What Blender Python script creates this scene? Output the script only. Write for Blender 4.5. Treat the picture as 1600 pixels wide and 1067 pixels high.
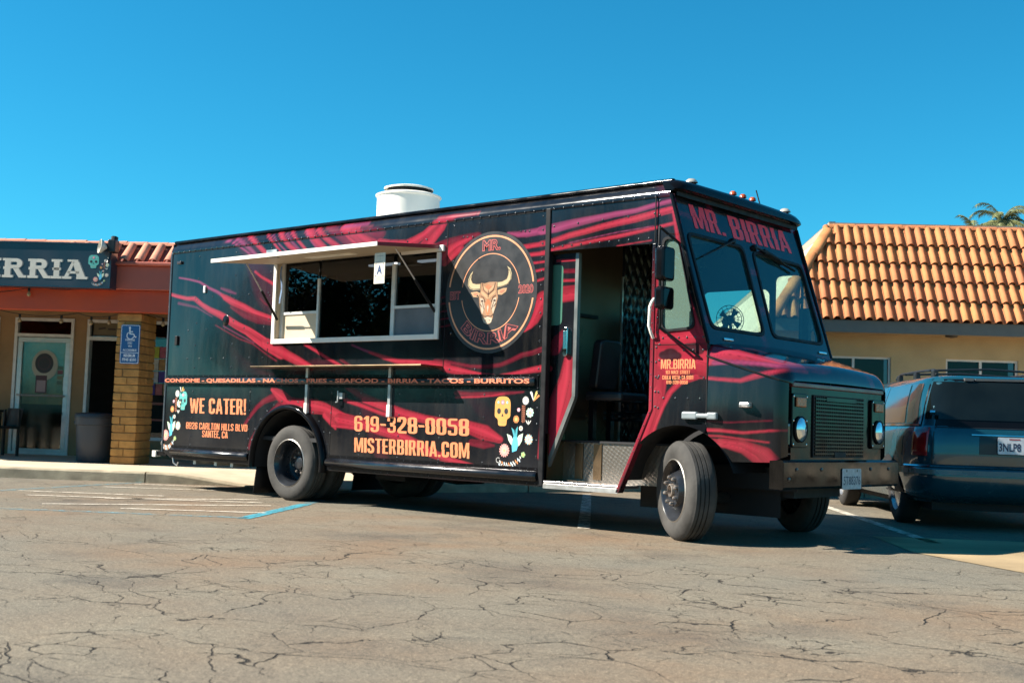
import bpy, bmesh, math, random
import numpy as np
from math import sin, cos, pi, radians, sqrt
from mathutils import Vector, Matrix, Quaternion

random.seed(7); np.random.seed(7)
for o in list(bpy.data.objects): bpy.data.objects.remove(o)
scene = bpy.context.scene
COL = scene.collection

# ------------------------------------------------------------------ camera
CAM = Vector((10.174, -8.174, 0.863))
YAW, PITCH, ROLL = radians(-41.0457), radians(3.9114), radians(1.9148)
cd = bpy.data.cameras.new('camera'); cam = bpy.data.objects.new('camera', cd); COL.objects.link(cam)
fwd = Vector((sin(YAW)*cos(PITCH), cos(YAW)*cos(PITCH), sin(PITCH)))
r0 = Vector((cos(YAW), -sin(YAW), 0)); u0 = r0.cross(fwd)
rt = cos(ROLL)*r0 + sin(ROLL)*u0; upv = -sin(ROLL)*r0 + cos(ROLL)*u0
cam.matrix_world = Matrix(((rt.x, upv.x, -fwd.x, CAM.x), (rt.y, upv.y, -fwd.y, CAM.y), (rt.z, upv.z, -fwd.z, CAM.z), (0, 0, 0, 1)))
cd.sensor_width = 36; cd.lens = 1910.96/1600*36
cd.clip_start = .05; cd.clip_end = 3000
cd.dof.use_dof = True; cd.dof.focus_distance = 10.3; cd.dof.aperture_fstop = 4.0
scene.camera = cam

# ------------------------------------------------------------------ sky, sun, exposure
SUN = Vector((.88, .86, -1.0)).normalized()          # direction the light travels
EL = math.asin(-SUN.z); AZ = math.atan2(-SUN.x, -SUN.y)
world = bpy.data.worlds.new('World'); scene.world = world; world.use_nodes = True
wn, wl = world.node_tree.nodes, world.node_tree.links
wn.clear()
sky = wn.new('ShaderNodeTexSky'); sky.sky_type = 'NISHITA'; sky.sun_disc = False
sky.sun_elevation = EL; sky.sun_rotation = AZ % (2*pi)
sky.altitude = 50; sky.air_density = 1.0; sky.dust_density = .05; sky.ozone_density = 3.0
hs = wn.new('ShaderNodeHueSaturation'); hs.inputs['Hue'].default_value = .476; hs.inputs['Saturation'].default_value = 1.22; hs.inputs['Value'].default_value = 1.0
bg = wn.new('ShaderNodeBackground'); bg.inputs['Strength'].default_value = .05
wo = wn.new('ShaderNodeOutputWorld')
tn = wn.new('ShaderNodeMixRGB'); tn.blend_type = 'MULTIPLY'; tn.inputs['Fac'].default_value = 1; tn.inputs['Color2'].default_value = (.24,.96,1.17,1)
wl.new(sky.outputs[0], hs.inputs['Color']); wl.new(hs.outputs[0], tn.inputs['Color1']); wl.new(tn.outputs[0], bg.inputs['Color']); wl.new(bg.outputs[0], wo.inputs['Surface'])
sl = bpy.data.lights.new('sun', 'SUN'); sl.energy = 5.0; sl.angle = radians(.53); sl.color = (1, .93, .82)
so = bpy.data.objects.new('sun', sl); COL.objects.link(so); so.rotation_euler = SUN.to_track_quat('-Z', 'Y').to_euler(); so.location = (-8, -8, 12)
scene.view_settings.view_transform = 'Standard'; scene.view_settings.look = 'None'
scene.view_settings.exposure = 1.42; scene.view_settings.gamma = 1; scene.view_settings.use_curve_mapping = False
scene.render.engine = 'CYCLES'

# ------------------------------------------------------------------ helpers
ORIG = {}
def V(*a): return Vector(a)
def lnk(nt, a, b): nt.links.new(a, b)
MATS = {}
def M(name, rgb, rough=.5, metal=0., coat=0., var=.12, scale=6., bump=0., bscale=60., spec=.5, emit=0., attr=None, rvar=.1, rnd=None, coatr=.05, detail=4, dust=0.):
    """procedural principled material: colour (or colour attribute) broken up by noise, roughness variation, fine relief"""
    if name in MATS: return MATS[name]
    m = bpy.data.materials.new(name); m.use_nodes = True; nt = m.node_tree; n = nt.nodes
    p = n['Principled BSDF']; p.inputs['Roughness'].default_value = rough; p.inputs['Metallic'].default_value = metal
    p.inputs['Specular IOR Level'].default_value = spec
    p.inputs['Coat Weight'].default_value = coat; p.inputs['Coat Roughness'].default_value = coatr
    tc = n.new('ShaderNodeTexCoord'); no = n.new('ShaderNodeTexNoise'); no.inputs['Scale'].default_value = scale; no.inputs['Detail'].default_value = detail
    lnk(nt, tc.outputs['Object'], no.inputs['Vector'])
    if attr:
        at = n.new('ShaderNodeAttribute'); at.attribute_name = attr; base = at.outputs['Color']
    else:
        rg = n.new('ShaderNodeRGB'); rg.outputs[0].default_value = (*rgb, 1); base = rg.outputs[0]
    if rnd:
        oi = n.new('ShaderNodeObjectInfo'); mx = n.new('ShaderNodeMixRGB'); mx.inputs['Color2'].default_value = (*rnd, 1)
        lnk(nt, oi.outputs['Random'], mx.inputs['Fac']); lnk(nt, base, mx.inputs['Color1']); base = mx.outputs[0]
    mr = n.new('ShaderNodeMapRange'); mr.inputs['From Min'].default_value = .3; mr.inputs['From Max'].default_value = .7
    mr.inputs['To Min'].default_value = 1-var; mr.inputs['To Max'].default_value = 1+var
    lnk(nt, no.outputs['Fac'], mr.inputs['Value'])
    vm = n.new('ShaderNodeVectorMath'); vm.operation = 'SCALE'; lnk(nt, base, vm.inputs[0]); lnk(nt, mr.outputs[0], vm.inputs['Scale'])
    if dust:
        dm = n.new('ShaderNodeMapping'); dm.inputs['Scale'].default_value = (5, 5, .8); dn_ = n.new('ShaderNodeTexNoise'); dn_.inputs['Scale'].default_value = 1.6; dn_.inputs['Detail'].default_value = 7; dn_.inputs['Roughness'].default_value = .7
        lnk(nt, tc.outputs['Object'], dm.inputs[0]); lnk(nt, dm.outputs[0], dn_.inputs['Vector']); dr_ = n.new('ShaderNodeMapRange'); dr_.inputs['From Min'].default_value = .45; dr_.inputs['From Max'].default_value = .75; dr_.inputs['To Max'].default_value = dust; lnk(nt, dn_.outputs['Fac'], dr_.inputs['Value'])
        dx_ = n.new('ShaderNodeMixRGB'); dx_.inputs['Color2'].default_value = (.30,.25,.19,1); lnk(nt, dr_.outputs[0], dx_.inputs['Fac']); lnk(nt, vm.outputs[0], dx_.inputs['Color1']); lnk(nt, dx_.outputs[0], p.inputs['Base Color'])
    else: lnk(nt, vm.outputs[0], p.inputs['Base Color'])
    if rvar:
        m2 = n.new('ShaderNodeMapRange'); m2.inputs['From Min'].default_value = .3; m2.inputs['From Max'].default_value = .7
        m2.inputs['To Min'].default_value = max(.02, rough-rvar); m2.inputs['To Max'].default_value = min(1, rough+rvar)
        lnk(nt, no.outputs['Fac'], m2.inputs['Value']); lnk(nt, m2.outputs[0], p.inputs['Roughness'])
    if bump:
        nb = n.new('ShaderNodeTexNoise'); nb.inputs['Scale'].default_value = bscale; nb.inputs['Detail'].default_value = 5
        lnk(nt, tc.outputs['Object'], nb.inputs['Vector'])
        bp = n.new('ShaderNodeBump'); bp.inputs['Strength'].default_value = bump; bp.inputs['Distance'].default_value = .01
        lnk(nt, nb.outputs['Fac'], bp.inputs['Height']); lnk(nt, bp.outputs[0], p.inputs['Normal'])
    if emit:
        p.inputs['Emission Color'].default_value = (*rgb, 1); p.inputs['Emission Strength'].default_value = emit
    MATS[name] = m; return m
def GLASS(name, tint, ior=1.5, rough=.0, wav=.0, haze=None, f0=.075):
    if name in MATS: return MATS[name]
    m = bpy.data.materials.new(name); m.use_nodes = True; nt = m.node_tree; n = nt.nodes; n.clear()
    o = n.new('ShaderNodeOutputMaterial'); mx = n.new('ShaderNodeMixShader'); t = n.new('ShaderNodeBsdfTransparent'); g = n.new('ShaderNodeBsdfGlossy')
    t.inputs['Color'].default_value = (*tint, 1); g.inputs['Roughness'].default_value = rough
    f = n.new('ShaderNodeLayerWeight'); pw = n.new('ShaderNodeMath'); pw.operation = 'POWER'; pw.inputs[1].default_value = 5.; ad = n.new('ShaderNodeMath'); ad.operation = 'MULTIPLY_ADD'; ad.inputs[1].default_value = .92; ad.inputs[2].default_value = f0
    lnk(nt, f.outputs['Facing'], pw.inputs[0]); lnk(nt, pw.outputs[0], ad.inputs[0]); lnk(nt, ad.outputs[0], mx.inputs[0]); lnk(nt, t.outputs[0], mx.inputs[1]); lnk(nt, g.outputs[0], mx.inputs[2]); lnk(nt, mx.outputs[0], o.inputs[0])
    if haze:
        df = n.new('ShaderNodeBsdfDiffuse'); df.inputs['Color'].default_value = (*haze[2], 1); m2 = n.new('ShaderNodeMixShader'); m2.inputs[0].default_value = haze[0]; lnk(nt, t.outputs[0], m2.inputs[1]); lnk(nt, df.outputs[0], m2.inputs[2]); lnk(nt, m2.outputs[0], mx.inputs[1])
    if wav:
        tc = n.new('ShaderNodeTexCoord'); nb = n.new('ShaderNodeTexNoise'); nb.inputs['Scale'].default_value = 1.3; bp = n.new('ShaderNodeBump'); bp.inputs['Strength'].default_value = wav; bp.inputs['Distance'].default_value = .02
        lnk(nt, tc.outputs['Object'], nb.inputs['Vector']); lnk(nt, nb.outputs['Fac'], bp.inputs['Height']); lnk(nt, bp.outputs[0], g.inputs['Normal'])
    MATS[name] = m; return m

class MB:
    def __init__(s): s.v = []; s.f = []; s.c = []
    def add(s, vs, fs, col=None):
        b = len(s.v); s.v += [tuple(v) for v in vs]; s.f += [tuple(b+i for i in f) for f in fs]
        s.c += [col]*len(fs); return s
    def box(s, x0, x1, y0, y1, z0, z1, col=None):
        return s.add([(x0,y0,z0),(x1,y0,z0),(x1,y1,z0),(x0,y1,z0),(x0,y0,z1),(x1,y0,z1),(x1,y1,z1),(x0,y1,z1)],
                     [(0,3,2,1),(4,5,6,7),(0,1,5,4),(1,2,6,5),(2,3,7,6),(3,0,4,7)], col)
    def obox(s, c, ax, ay, az):
        c, ax, ay, az = map(Vector, (c, ax, ay, az)); vs = []
        for k in (-1, 1):
            for (i, j) in ((-1,-1),(1,-1),(1,1),(-1,1)): vs.append(c+i*ax+j*ay+k*az)
        return s.add(vs, [(0,3,2,1),(4,5,6,7),(0,1,5,4),(1,2,6,5),(2,3,7,6),(3,0,4,7)])
    def bar(s, p, q, w, h, up=(0,0,1)):
        p, q, up = Vector(p), Vector(q), Vector(up); d = (q-p); L = d.length; d = d/L
        a = d.cross(up);
        if a.length < 1e-4: a = d.cross(Vector((1,0,0)))
        a.normalize(); b = a.cross(d)
        return s.obox((p+q)/2, d*(L/2), a*(w/2), b*(h/2))
    def tube(s, pts, r, seg=8, cap=True):
        pts = [Vector(p) for p in pts]; n = len(pts); rs = r if isinstance(r, (list, tuple)) else [r]*n
        vs = []; fs = []; prev = None
        for i, p in enumerate(pts):
            d = (pts[min(i+1, n-1)]-pts[max(i-1, 0)]).normalized()
            a = prev if prev is not None else (Vector((0,0,1)) if abs(d.z) < .9 else Vector((1,0,0)))
            a = (a-d*a.dot(d)).normalized(); b = d.cross(a); prev = a
            for k in range(seg):
                t = 2*pi*k/seg; vs.append(p+a*cos(t)*rs[i]+b*sin(t)*rs[i])
        for i in range(n-1):
            for k in range(seg):
                k2 = (k+1) % seg; fs.append((i*seg+k, i*seg+k2, (i+1)*seg+k2, (i+1)*seg+k))
        if cap: fs.append(tuple(range(seg))[::-1]); fs.append(tuple((n-1)*seg+k for k in range(seg)))
        return s.add(vs, fs)
    def lathe(s, prof, c=(0,0,0), ax=(0,0,1), seg=32, cap=False):
        c, ax = Vector(c), Vector(ax).normalized(); a = ax.orthogonal().normalized(); b = ax.cross(a); vs = []; fs = []; n = len(prof)
        for k in range(seg):
            t = 2*pi*k/seg; e = a*cos(t)+b*sin(t)
            for r, h in prof: vs.append(c+e*r+ax*h)
        for k in range(seg):
            k2 = (k+1) % seg
            for i in range(n-1): fs.append((k*n+i, k2*n+i, k2*n+i+1, k*n+i+1))
        if cap: fs.append(tuple(k*n+n-1 for k in range(seg))); fs.append(tuple(k*n for k in range(seg))[::-1])
        return s.add(vs, fs)
    def prism(s, poly, fn, d0, d1):
        """extrude 2D polygon between depths d0 and d1; fn(a, b, d) -> 3D"""
        n = len(poly); vs = [fn(a, b, d0) for a, b in poly]+[fn(a, b, d1) for a, b in poly]
        fs = [tuple(range(n))[::-1], tuple(range(n, 2*n))]+[(i, (i+1) % n, n+(i+1) % n, n+i) for i in range(n)]
        return s.add(vs, fs)
    def grid(s, P):
        """P[i][j] points"""
        n, m = len(P), len(P[0]); vs = [p for r in P for p in r]
        return s.add(vs, [(i*m+j, (i+1)*m+j, (i+1)*m+j+1, i*m+j+1) for i in range(n-1) for j in range(m-1)])
    def build(s, name, mat, parent=None, smooth=0, bevel=0., colfn=None, label=None, kind=None):
        off = ORIG.get(parent.name, (0,0,0)) if parent else (0,0,0)
        me = bpy.data.meshes.new(name); arr = np.array(s.v, float).reshape(-1, 3)
        me.from_pydata((arr-np.array(off)).tolist(), [], s.f)
        if colfn is not None:
            c = colfn(arr); at = me.color_attributes.new('wrap', 'FLOAT_COLOR', 'POINT')
            at.data.foreach_set('color', np.concatenate([c, np.ones((len(c), 1))], 1).astype(np.float32).ravel())
        elif any(x is not None for x in s.c):
            at = me.color_attributes.new('ink', 'FLOAT_COLOR', 'CORNER'); buf = []
            for f, x in zip(s.f, s.c): buf += [*(x or (0,0,0)), 1.]*len(f)
            at.data.foreach_set('color', np.array(buf, np.float32))
        me.validate(); me.update()
        bm = bmesh.new(); bm.from_mesh(me); bmesh.ops.recalc_face_normals(bm, faces=bm.faces[:]) if smooth != -1 else None; bm.to_mesh(me); bm.free()
        if smooth and smooth > 0:
            me.polygons.foreach_set('use_smooth', [True]*len(me.polygons)); me.set_sharp_from_angle(angle=radians(smooth))
        ob = bpy.data.objects.new(name, me); COL.objects.link(ob)
        for mm in (mat if isinstance(mat, (list, tuple)) else [mat]): me.materials.append(mm)
        if parent: ob.parent = parent
        ORIG[ob.name] = off
        if bevel:
            b = ob.modifiers.new('bevel', 'BEVEL'); b.width = bevel; b.segments = 2; b.limit_method = 'ANGLE'; b.angle_limit = radians(40)
        if label: ob['label'] = label
        if kind: ob['kind'] = kind
        return ob

def thing(name, label, cat, loc=(0,0,0), rot=0, off=None, group=None):
    """an Empty at the thing's base; vertices of its parts are given in frame coordinates and shifted by off"""
    o = bpy.data.objects.new(name, None); COL.objects.link(o); o.location = loc; o.rotation_euler = (0, 0, rot)
    o.empty_display_size = .2; o['label'] = label; o['category'] = cat
    if group: o['group'] = group
    ORIG[o.name] = tuple(off if off is not None else loc); return o
def tag(o, label, cat, group=None):
    o['label'] = label; o['category'] = cat
    if group: o['group'] = group
    return o

# building frame: u along the shop fronts, n into the buildings
TH = radians(37); EU = Vector((cos(TH), sin(TH), 0)); EN = Vector((-sin(TH), cos(TH), 0))
def UN(u, n, z=0): return EU*u+EN*n+Vector((0,0,z))
def bthing(name, label, cat, u, n, z=0, group=None):
    return thing(name, label, cat, UN(u, n, z), TH, (u, n, z), group)

def inpoly(px, pz, poly):
    ins = np.zeros(px.shape, bool); n = len(poly)
    for i in range(n):
        x1, z1 = poly[i]; x2, z2 = poly[(i+1) % n]
        if z1 == z2: continue
        c = ((z1 > pz) != (z2 > pz)) & (px < (x2-x1)*(pz-z1)/(z2-z1)+x1); ins ^= c
    return ins
def panel(outline, holes=(), h=.015):
    """regular grid clipped to an outline with holes, border vertices pulled onto the outline -> 2D verts, faces"""
    a = np.array(outline); x0, z0 = a.min(0); x1, z1 = a.max(0)
    nx = max(2, int(round((x1-x0)/h))); nz = max(2, int(round((z1-z0)/h)))
    X, Z = np.meshgrid(np.linspace(x0, x1, nx+1), np.linspace(z0, z1, nz+1), indexing='ij')
    cx = (X[1:, 1:]+X[:-1, :-1])/2; cz = (Z[1:, 1:]+Z[:-1, :-1])/2
    keep = inpoly(cx, cz, outline)
    for hl in holes: keep &= ~inpoly(cx, cz, hl)
    used = np.zeros(X.shape, int); tot = np.zeros(X.shape, int)
    for di in (0, 1):
        for dj in (0, 1):
            used[di:nx+di, dj:nz+dj] += keep
    bd = (used > 0) & (used < 4); idx = np.argwhere(bd); P = np.stack([X[bd], Z[bd]], 1); best = np.full(len(P), 1e9); Q = P.copy()
    for poly in [outline]+list(holes):
        n = len(poly)
        for i in range(n):
            A = np.array(poly[i]); B = np.array(poly[(i+1) % n]); d = B-A; L = (d*d).sum()
            if L < 1e-12: continue
            t = np.clip(((P-A)@d)/L, 0, 1); R = A+t[:, None]*d; ds = ((R-P)**2).sum(1); k = ds < best; best[k] = ds[k]; Q[k] = R[k]
    for poly in [outline]+list(holes):
        for c in poly:
            ds = ((P-np.array(c))**2).sum(1); j = ds.argmin()
            if ds[j] < (1.2*h)**2: Q[j] = c
    X[bd] = Q[:, 0]; Z[bd] = Q[:, 1]
    ids = -np.ones(X.shape, int); u = used > 0; ids[u] = np.arange(u.sum()); verts = np.stack([X[u], Z[u]], 1)
    ii, jj = np.nonzero(keep); faces = np.stack([ids[ii, jj], ids[ii+1, jj], ids[ii+1, jj+1], ids[ii, jj+1]], 1)
    return verts, faces.tolist()
def rrect(x0, x1, z0, z1, r, n=5):
    pts = []
    for cx, cz, a0 in ((x1-r, z1-r, 0), (x0+r, z1-r, 90), (x0+r, z0+r, 180), (x1-r, z0+r, 270)):
        for k in range(n+1):
            a = radians(a0+90*k/n); pts.append((cx+r*cos(a), cz+r*sin(a)))
    return pts
def rpoly(pts, r, n=4):
    """round the corners of a polygon"""
    out = []; N = len(pts)
    for i in range(N):
        p = Vector(pts[i]); a = (Vector(pts[i-1])-p); b = (Vector(pts[(i+1) % N])-p); ra = min(r, a.length*.45, b.length*.45)
        A = p+a.normalized()*ra; B = p+b.normalized()*ra
        for k in range(n+1):
            t = k/n; q = A*(1-t)**2+p*2*t*(1-t)+B*t*t; out.append((q.x, q.y))
    return out
def ringstrip(mb, inner, outer, fn):
    n = len(inner); b = [fn(*p) for p in inner]+[fn(*p) for p in outer]
    return mb.add(b, [(i, (i+1) % n, n+(i+1) % n, n+i) for i in range(n)])
def copy_tree(o, parent=None):
    c = o.copy(); COL.objects.link(c); c.parent = parent
    for ch in list(o.children): copy_tree(ch, c)
    return c

# ------------------------------------------------------------------ flat print: text and drawn motifs
def text2d(s, bold=0., cut=0.):
    cu = bpy.data.curves.new('t', 'FONT'); cu.body = s; cu.size = 1; cu.offset = bold; cu.resolution_u = 3
    ob = bpy.data.objects.new('t', cu); COL.objects.link(ob)
    bpy.context.view_layer.update(); dg = bpy.context.evaluated_depsgraph_get(); ev = ob.evaluated_get(dg); me = ev.to_mesh()
    bm = bmesh.new(); bm.from_mesh(me); ev.to_mesh_clear()
    bpy.data.objects.remove(ob); bpy.data.curves.remove(cu)
    bmesh.ops.remove_doubles(bm, verts=bm.verts[:], dist=1e-5)
    def dump(b):
        b.verts.index_update(); return [(v.co.x, v.co.y) for v in b.verts], [tuple(v.index for v in f.verts) for f in b.faces]
    if cut:
        ys = [v.co.y for v in bm.verts]; ym = min(ys)+.52*(max(ys)-min(ys)); b2 = bm.copy()
        for b, cl in ((bm, 0), (b2, 1)):
            bmesh.ops.bisect_plane(b, geom=b.verts[:]+b.edges[:]+b.faces[:], plane_co=(0, ym, 0), plane_no=(0, 1, 0), clear_outer=(cl == 0), clear_inner=(cl == 1))
        v1, f1 = dump(bm); v2, f2 = dump(b2); n = len(v1)
        vs = v1+[(x-cut, y) for x, y in v2]; fs = f1+[tuple(i+n for i in f) for f in f2]; b2.free()
    else: vs, fs = dump(bm)
    bm.free(); a = np.array(vs); a -= a.min(0); mx = a.max(0); a /= mx
    return a, fs, mx[0]/mx[1]
class Dec:
    """print lying on a surface: 2D polygons in layers with their own ink colour"""
    def __init__(s, O, R, U, N, base=.0015, step=.0007): s.O, s.R, s.U, s.N = map(Vector, (O, R, U, N)); s.base, s.step = base, step; s.mb = MB()
    def p(s, x, z, l): return s.O+s.R*x+s.U*z+s.N*(s.base+s.step*l)
    def poly(s, pts, col, l=0): s.mb.add([s.p(x, z, l) for x, z in pts], [tuple(range(len(pts)))], col)
    def tris(s, vs, fs, col, l=0): s.mb.add([s.p(x, z, l) for x, z in vs], fs, col)
    def ell(s, x, z, rx, rz, col, l=0, n=20, a=0): s.poly([(x+rx*cos(2*pi*k/n)*cos(a)-rz*sin(2*pi*k/n)*sin(a), z+rx*cos(2*pi*k/n)*sin(a)+rz*sin(2*pi*k/n)*cos(a)) for k in range(n)], col, l)
    def line(s, pts, w, col, l=0):
        for a, b in zip(pts[:-1], pts[1:]):
            a, b = Vector(a), Vector(b); d = (b-a)
            if d.length < 1e-6: continue
            d.normalize(); q = Vector((-d.y, d.x))*w/2; s.poly([a-q, b-q, b+q, a+q], col, l)
    def ring(s, x, z, r, w, a0, a1, col, l=0, n=60):
        k = max(2, int(n*abs(a1-a0)/360)); A = [radians(a0+(a1-a0)*i/k) for i in range(k+1)]
        vs = [(x+(r-w/2)*cos(t), z+(r-w/2)*sin(t)) for t in A]+[(x+(r+w/2)*cos(t), z+(r+w/2)*sin(t)) for t in A]
        s.tris(vs, [(i, i+1, k+2+i, k+1+i) for i in range(k)], col, l)
    def text(s, t, x0, x1, z0, z1, col, l=0, bold=.02, cut=0.):
        a, fs, asp = text2d(t, bold, cut); s.tris([(x0+(x1-x0)*p[0], z0+(z1-z0)*p[1]) for p in a], fs, col, l)
    def arctext(s, t, x, z, r0_, r1_, a0, a1, col, l=0, bold=.02):
        """letters bent on a circle, read along the lower arc from angle a0 to a1"""
        a, fs, asp = text2d(t, bold); vs = []
        for p in a:
            ang = radians(a0+(a1-a0)*p[0]); r = r0_+(r1_-r0_)*(1-p[1]); vs.append((x+r*cos(ang), z+r*sin(ang)))
        s.tris(vs, fs, col, l)
    def flower(s, x, z, r, n, col, cc, l=0, c2=None):
        for k in range(n):
            t = 2*pi*k/n; s.ell(x+.62*r*cos(t), z+.62*r*sin(t), .4*r, 1.25*r*pi*.62/n, col if k % 2 == 0 or c2 is None else c2, l+(k % 2)*.4, 8, t)
        s.ell(x, z, .42*r, .42*r, cc, l+1, 12); s.ell(x, z, .18*r, .18*r, (.8,.55,.15), l+2, 8)
    def skull(s, x, z, w, h, col, l=0):
        dk = (.02,.02,.025)
        s.poly(rpoly([(x-w*.5, z+h*.5), (x+w*.5, z+h*.5), (x+w*.5, z-h*.2), (x+w*.28, z-h*.27), (x+w*.27, z-h*.5), (x-w*.27, z-h*.5), (x-w*.28, z-h*.27), (x-w*.5, z-h*.2)], w*.42, 5), col, l)
        for k in (-1, 1): s.ell(x+k*w*.23, z, w*.12, h*.1, dk, l+1); s.ell(x+k*w*.28, z+h*.3, w*.07, h*.05, (.25,.45,.5), l+1, 8)
        s.poly([(x-w*.07, z-h*.18), (x+w*.07, z-h*.18), (x, z-h*.07)], dk, l+1)
        s.flower(x, z+h*.3, w*.12, 6, (.75,.2,.3), (.9,.6,.6), l+1); s.line([(x-w*.2, z-h*.36), (x, z-h*.39), (x+w*.2, z-h*.36)], h*.02, (.45,.25,.1), l+1)
    def motif(s, ox, oz, kx, kz, l=0):
        """folk-art flowers and swallow; coordinates in a 686 x 1067 drawing"""
        X = lambda a: ox+(a-400)*kx; Z = lambda b: oz-(b-500)*kz; r = kz
        W, Y, PK, OR, TQ, CR = (.58,.56,.52), (.60,.44,.13), (.55,.17,.14), (.60,.22,.07), (.06,.33,.38), (.58,.48,.33)
        for a, c in (((515,125,545,220), W), ((580,120,545,220), Y), ((600,160,545,225), OR)):
            x1, y1, x2, y2 = a; s.poly([(X(x2)-4*kx, Z(y2)), (X(x1)-14*kx, Z(y1+6)), (X(x1), Z(y1-6)), (X(x1)+14*kx, Z(y1+8)), (X(x2)+4*kx, Z(y2))], c, l)
        s.flower(X(455), Z(218), 46*r, 16, W, (.6,.6,.55), l); s.flower(X(508), Z(342), 52*r, 9, (.4,.62,.55), CR, l, (.7,.75,.55))
        s.flower(X(378), Z(315), 22*r, 6, (.7,.35,.4), W, l); s.flower(X(352), Z(415), 42*r, 12, OR, Y, l)
        s.line([(X(430), Z(265)), (X(436), Z(360)), (X(430), Z(450))], 5*r, (.45,.15,.08), l)
        for k in range(9):
            y = 275+k*20
            for q in (-1, 1): s.ell(X(433+q*13), Z(y), 11*r, 4*r, (.45,.15,.08), l, 8, q*.6)
        s.flower(X(410), Z(508), 28*r, 8, W, PK, l)
        for q in (-1, 0, 1): s.ell(X(493+q*18), Z(445+abs(q)*-4), 6*r, 26*r, W, l, 8, -q*.6)
        s.flower(X(503), Z(620), 56*r, 14, (.35,.6,.6), W, l, (.8,.45,.3))
        s.poly([(X(300), Z(500)), (X(335), Z(530)), (X(345), Z(580)), (X(352), Z(520)), (X(375), Z(485)), (X(368), Z(600)), (X(330), Z(600))], TQ, l)
        s.poly([(X(250), Z(570)), (X(300), Z(590)), (X(330), Z(640)), (X(335), Z(700)), (X(300), Z(680)), (X(272), Z(640))], (.55,.68,.5), l)
        s.poly([(X(437), Z(558)), (X(390), Z(580)), (X(360), Z(630)), (X(355), Z(700)), (X(395), Z(690)), (X(425), Z(640))], (.55,.68,.5), l)
        s.poly([(X(325), Z(600)), (X(372), Z(600)), (X(385), Z(680)), (X(370), Z(740)), (X(318), Z(760)), (X(310), Z(680))], (.1,.45,.65), l+1)
        s.flower(X(225), Z(745), 72*r, 15, (.75,.32,.28), CR, l); s.flower(X(445), Z(780), 30*r, 5, (.3,.45,.2), Y, l)
        pts = [(X(150+t*26), Z(870+60*sin(pi*t/11)-t*6)) for t in range(11)]; s.line(pts, 5*r, W, l)
        for i, (x, z) in enumerate(pts[1:]):
            for q in (-1, 1): s.ell(x+q*4*kx, z+q*17*kz, 8*r, 17*r, [(.6,.7,.75), W, OR][(i+(q > 0)) % 3], l+1, 8, .5)
        s.ring(X(155), Z(850), 26*r, 5*r, 40, 300, W, l)
    def build(s, name, parent, label=None):
        return s.mb.build(name, M('printed ink', (1,1,1), .42, attr='ink', var=.06, rvar=.06, scale=9), parent, smooth=-1, label=label)
# condensed poster alphabet used on the wrap: closed outlines, filled with holes
def _stroke(path, t, r=.10, n=4):
    P = []; N = len(path)
    for i in range(N):
        p = Vector(path[i])
        if i in (0, N-1): P.append(p); continue
        a = Vector(path[i-1])-p; b = Vector(path[i+1])-p; q = min(r, a.length*.49, b.length*.49); A = p+a.normalized()*q; B = p+b.normalized()*q
        for k in range(n+1): s_ = k/n; P.append(A*(1-s_)**2+p*2*s_*(1-s_)+B*s_*s_)
    L, R = [], []
    for i, p in enumerate(P):
        d0 = (P[i]-P[i-1]).normalized() if i else (P[1]-P[0]).normalized(); d1 = (P[i+1]-P[i]).normalized() if i < len(P)-1 else d0
        d = (d0+d1).normalized(); nn = Vector((-d.y, d.x)); k = (t/2)/max(.5, nn.dot(Vector((-d0.y, d0.x)))); L.append(p+nn*k); R.append(p-nn*k)
    return [(v.x, v.y) for v in L+R[::-1]]
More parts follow.
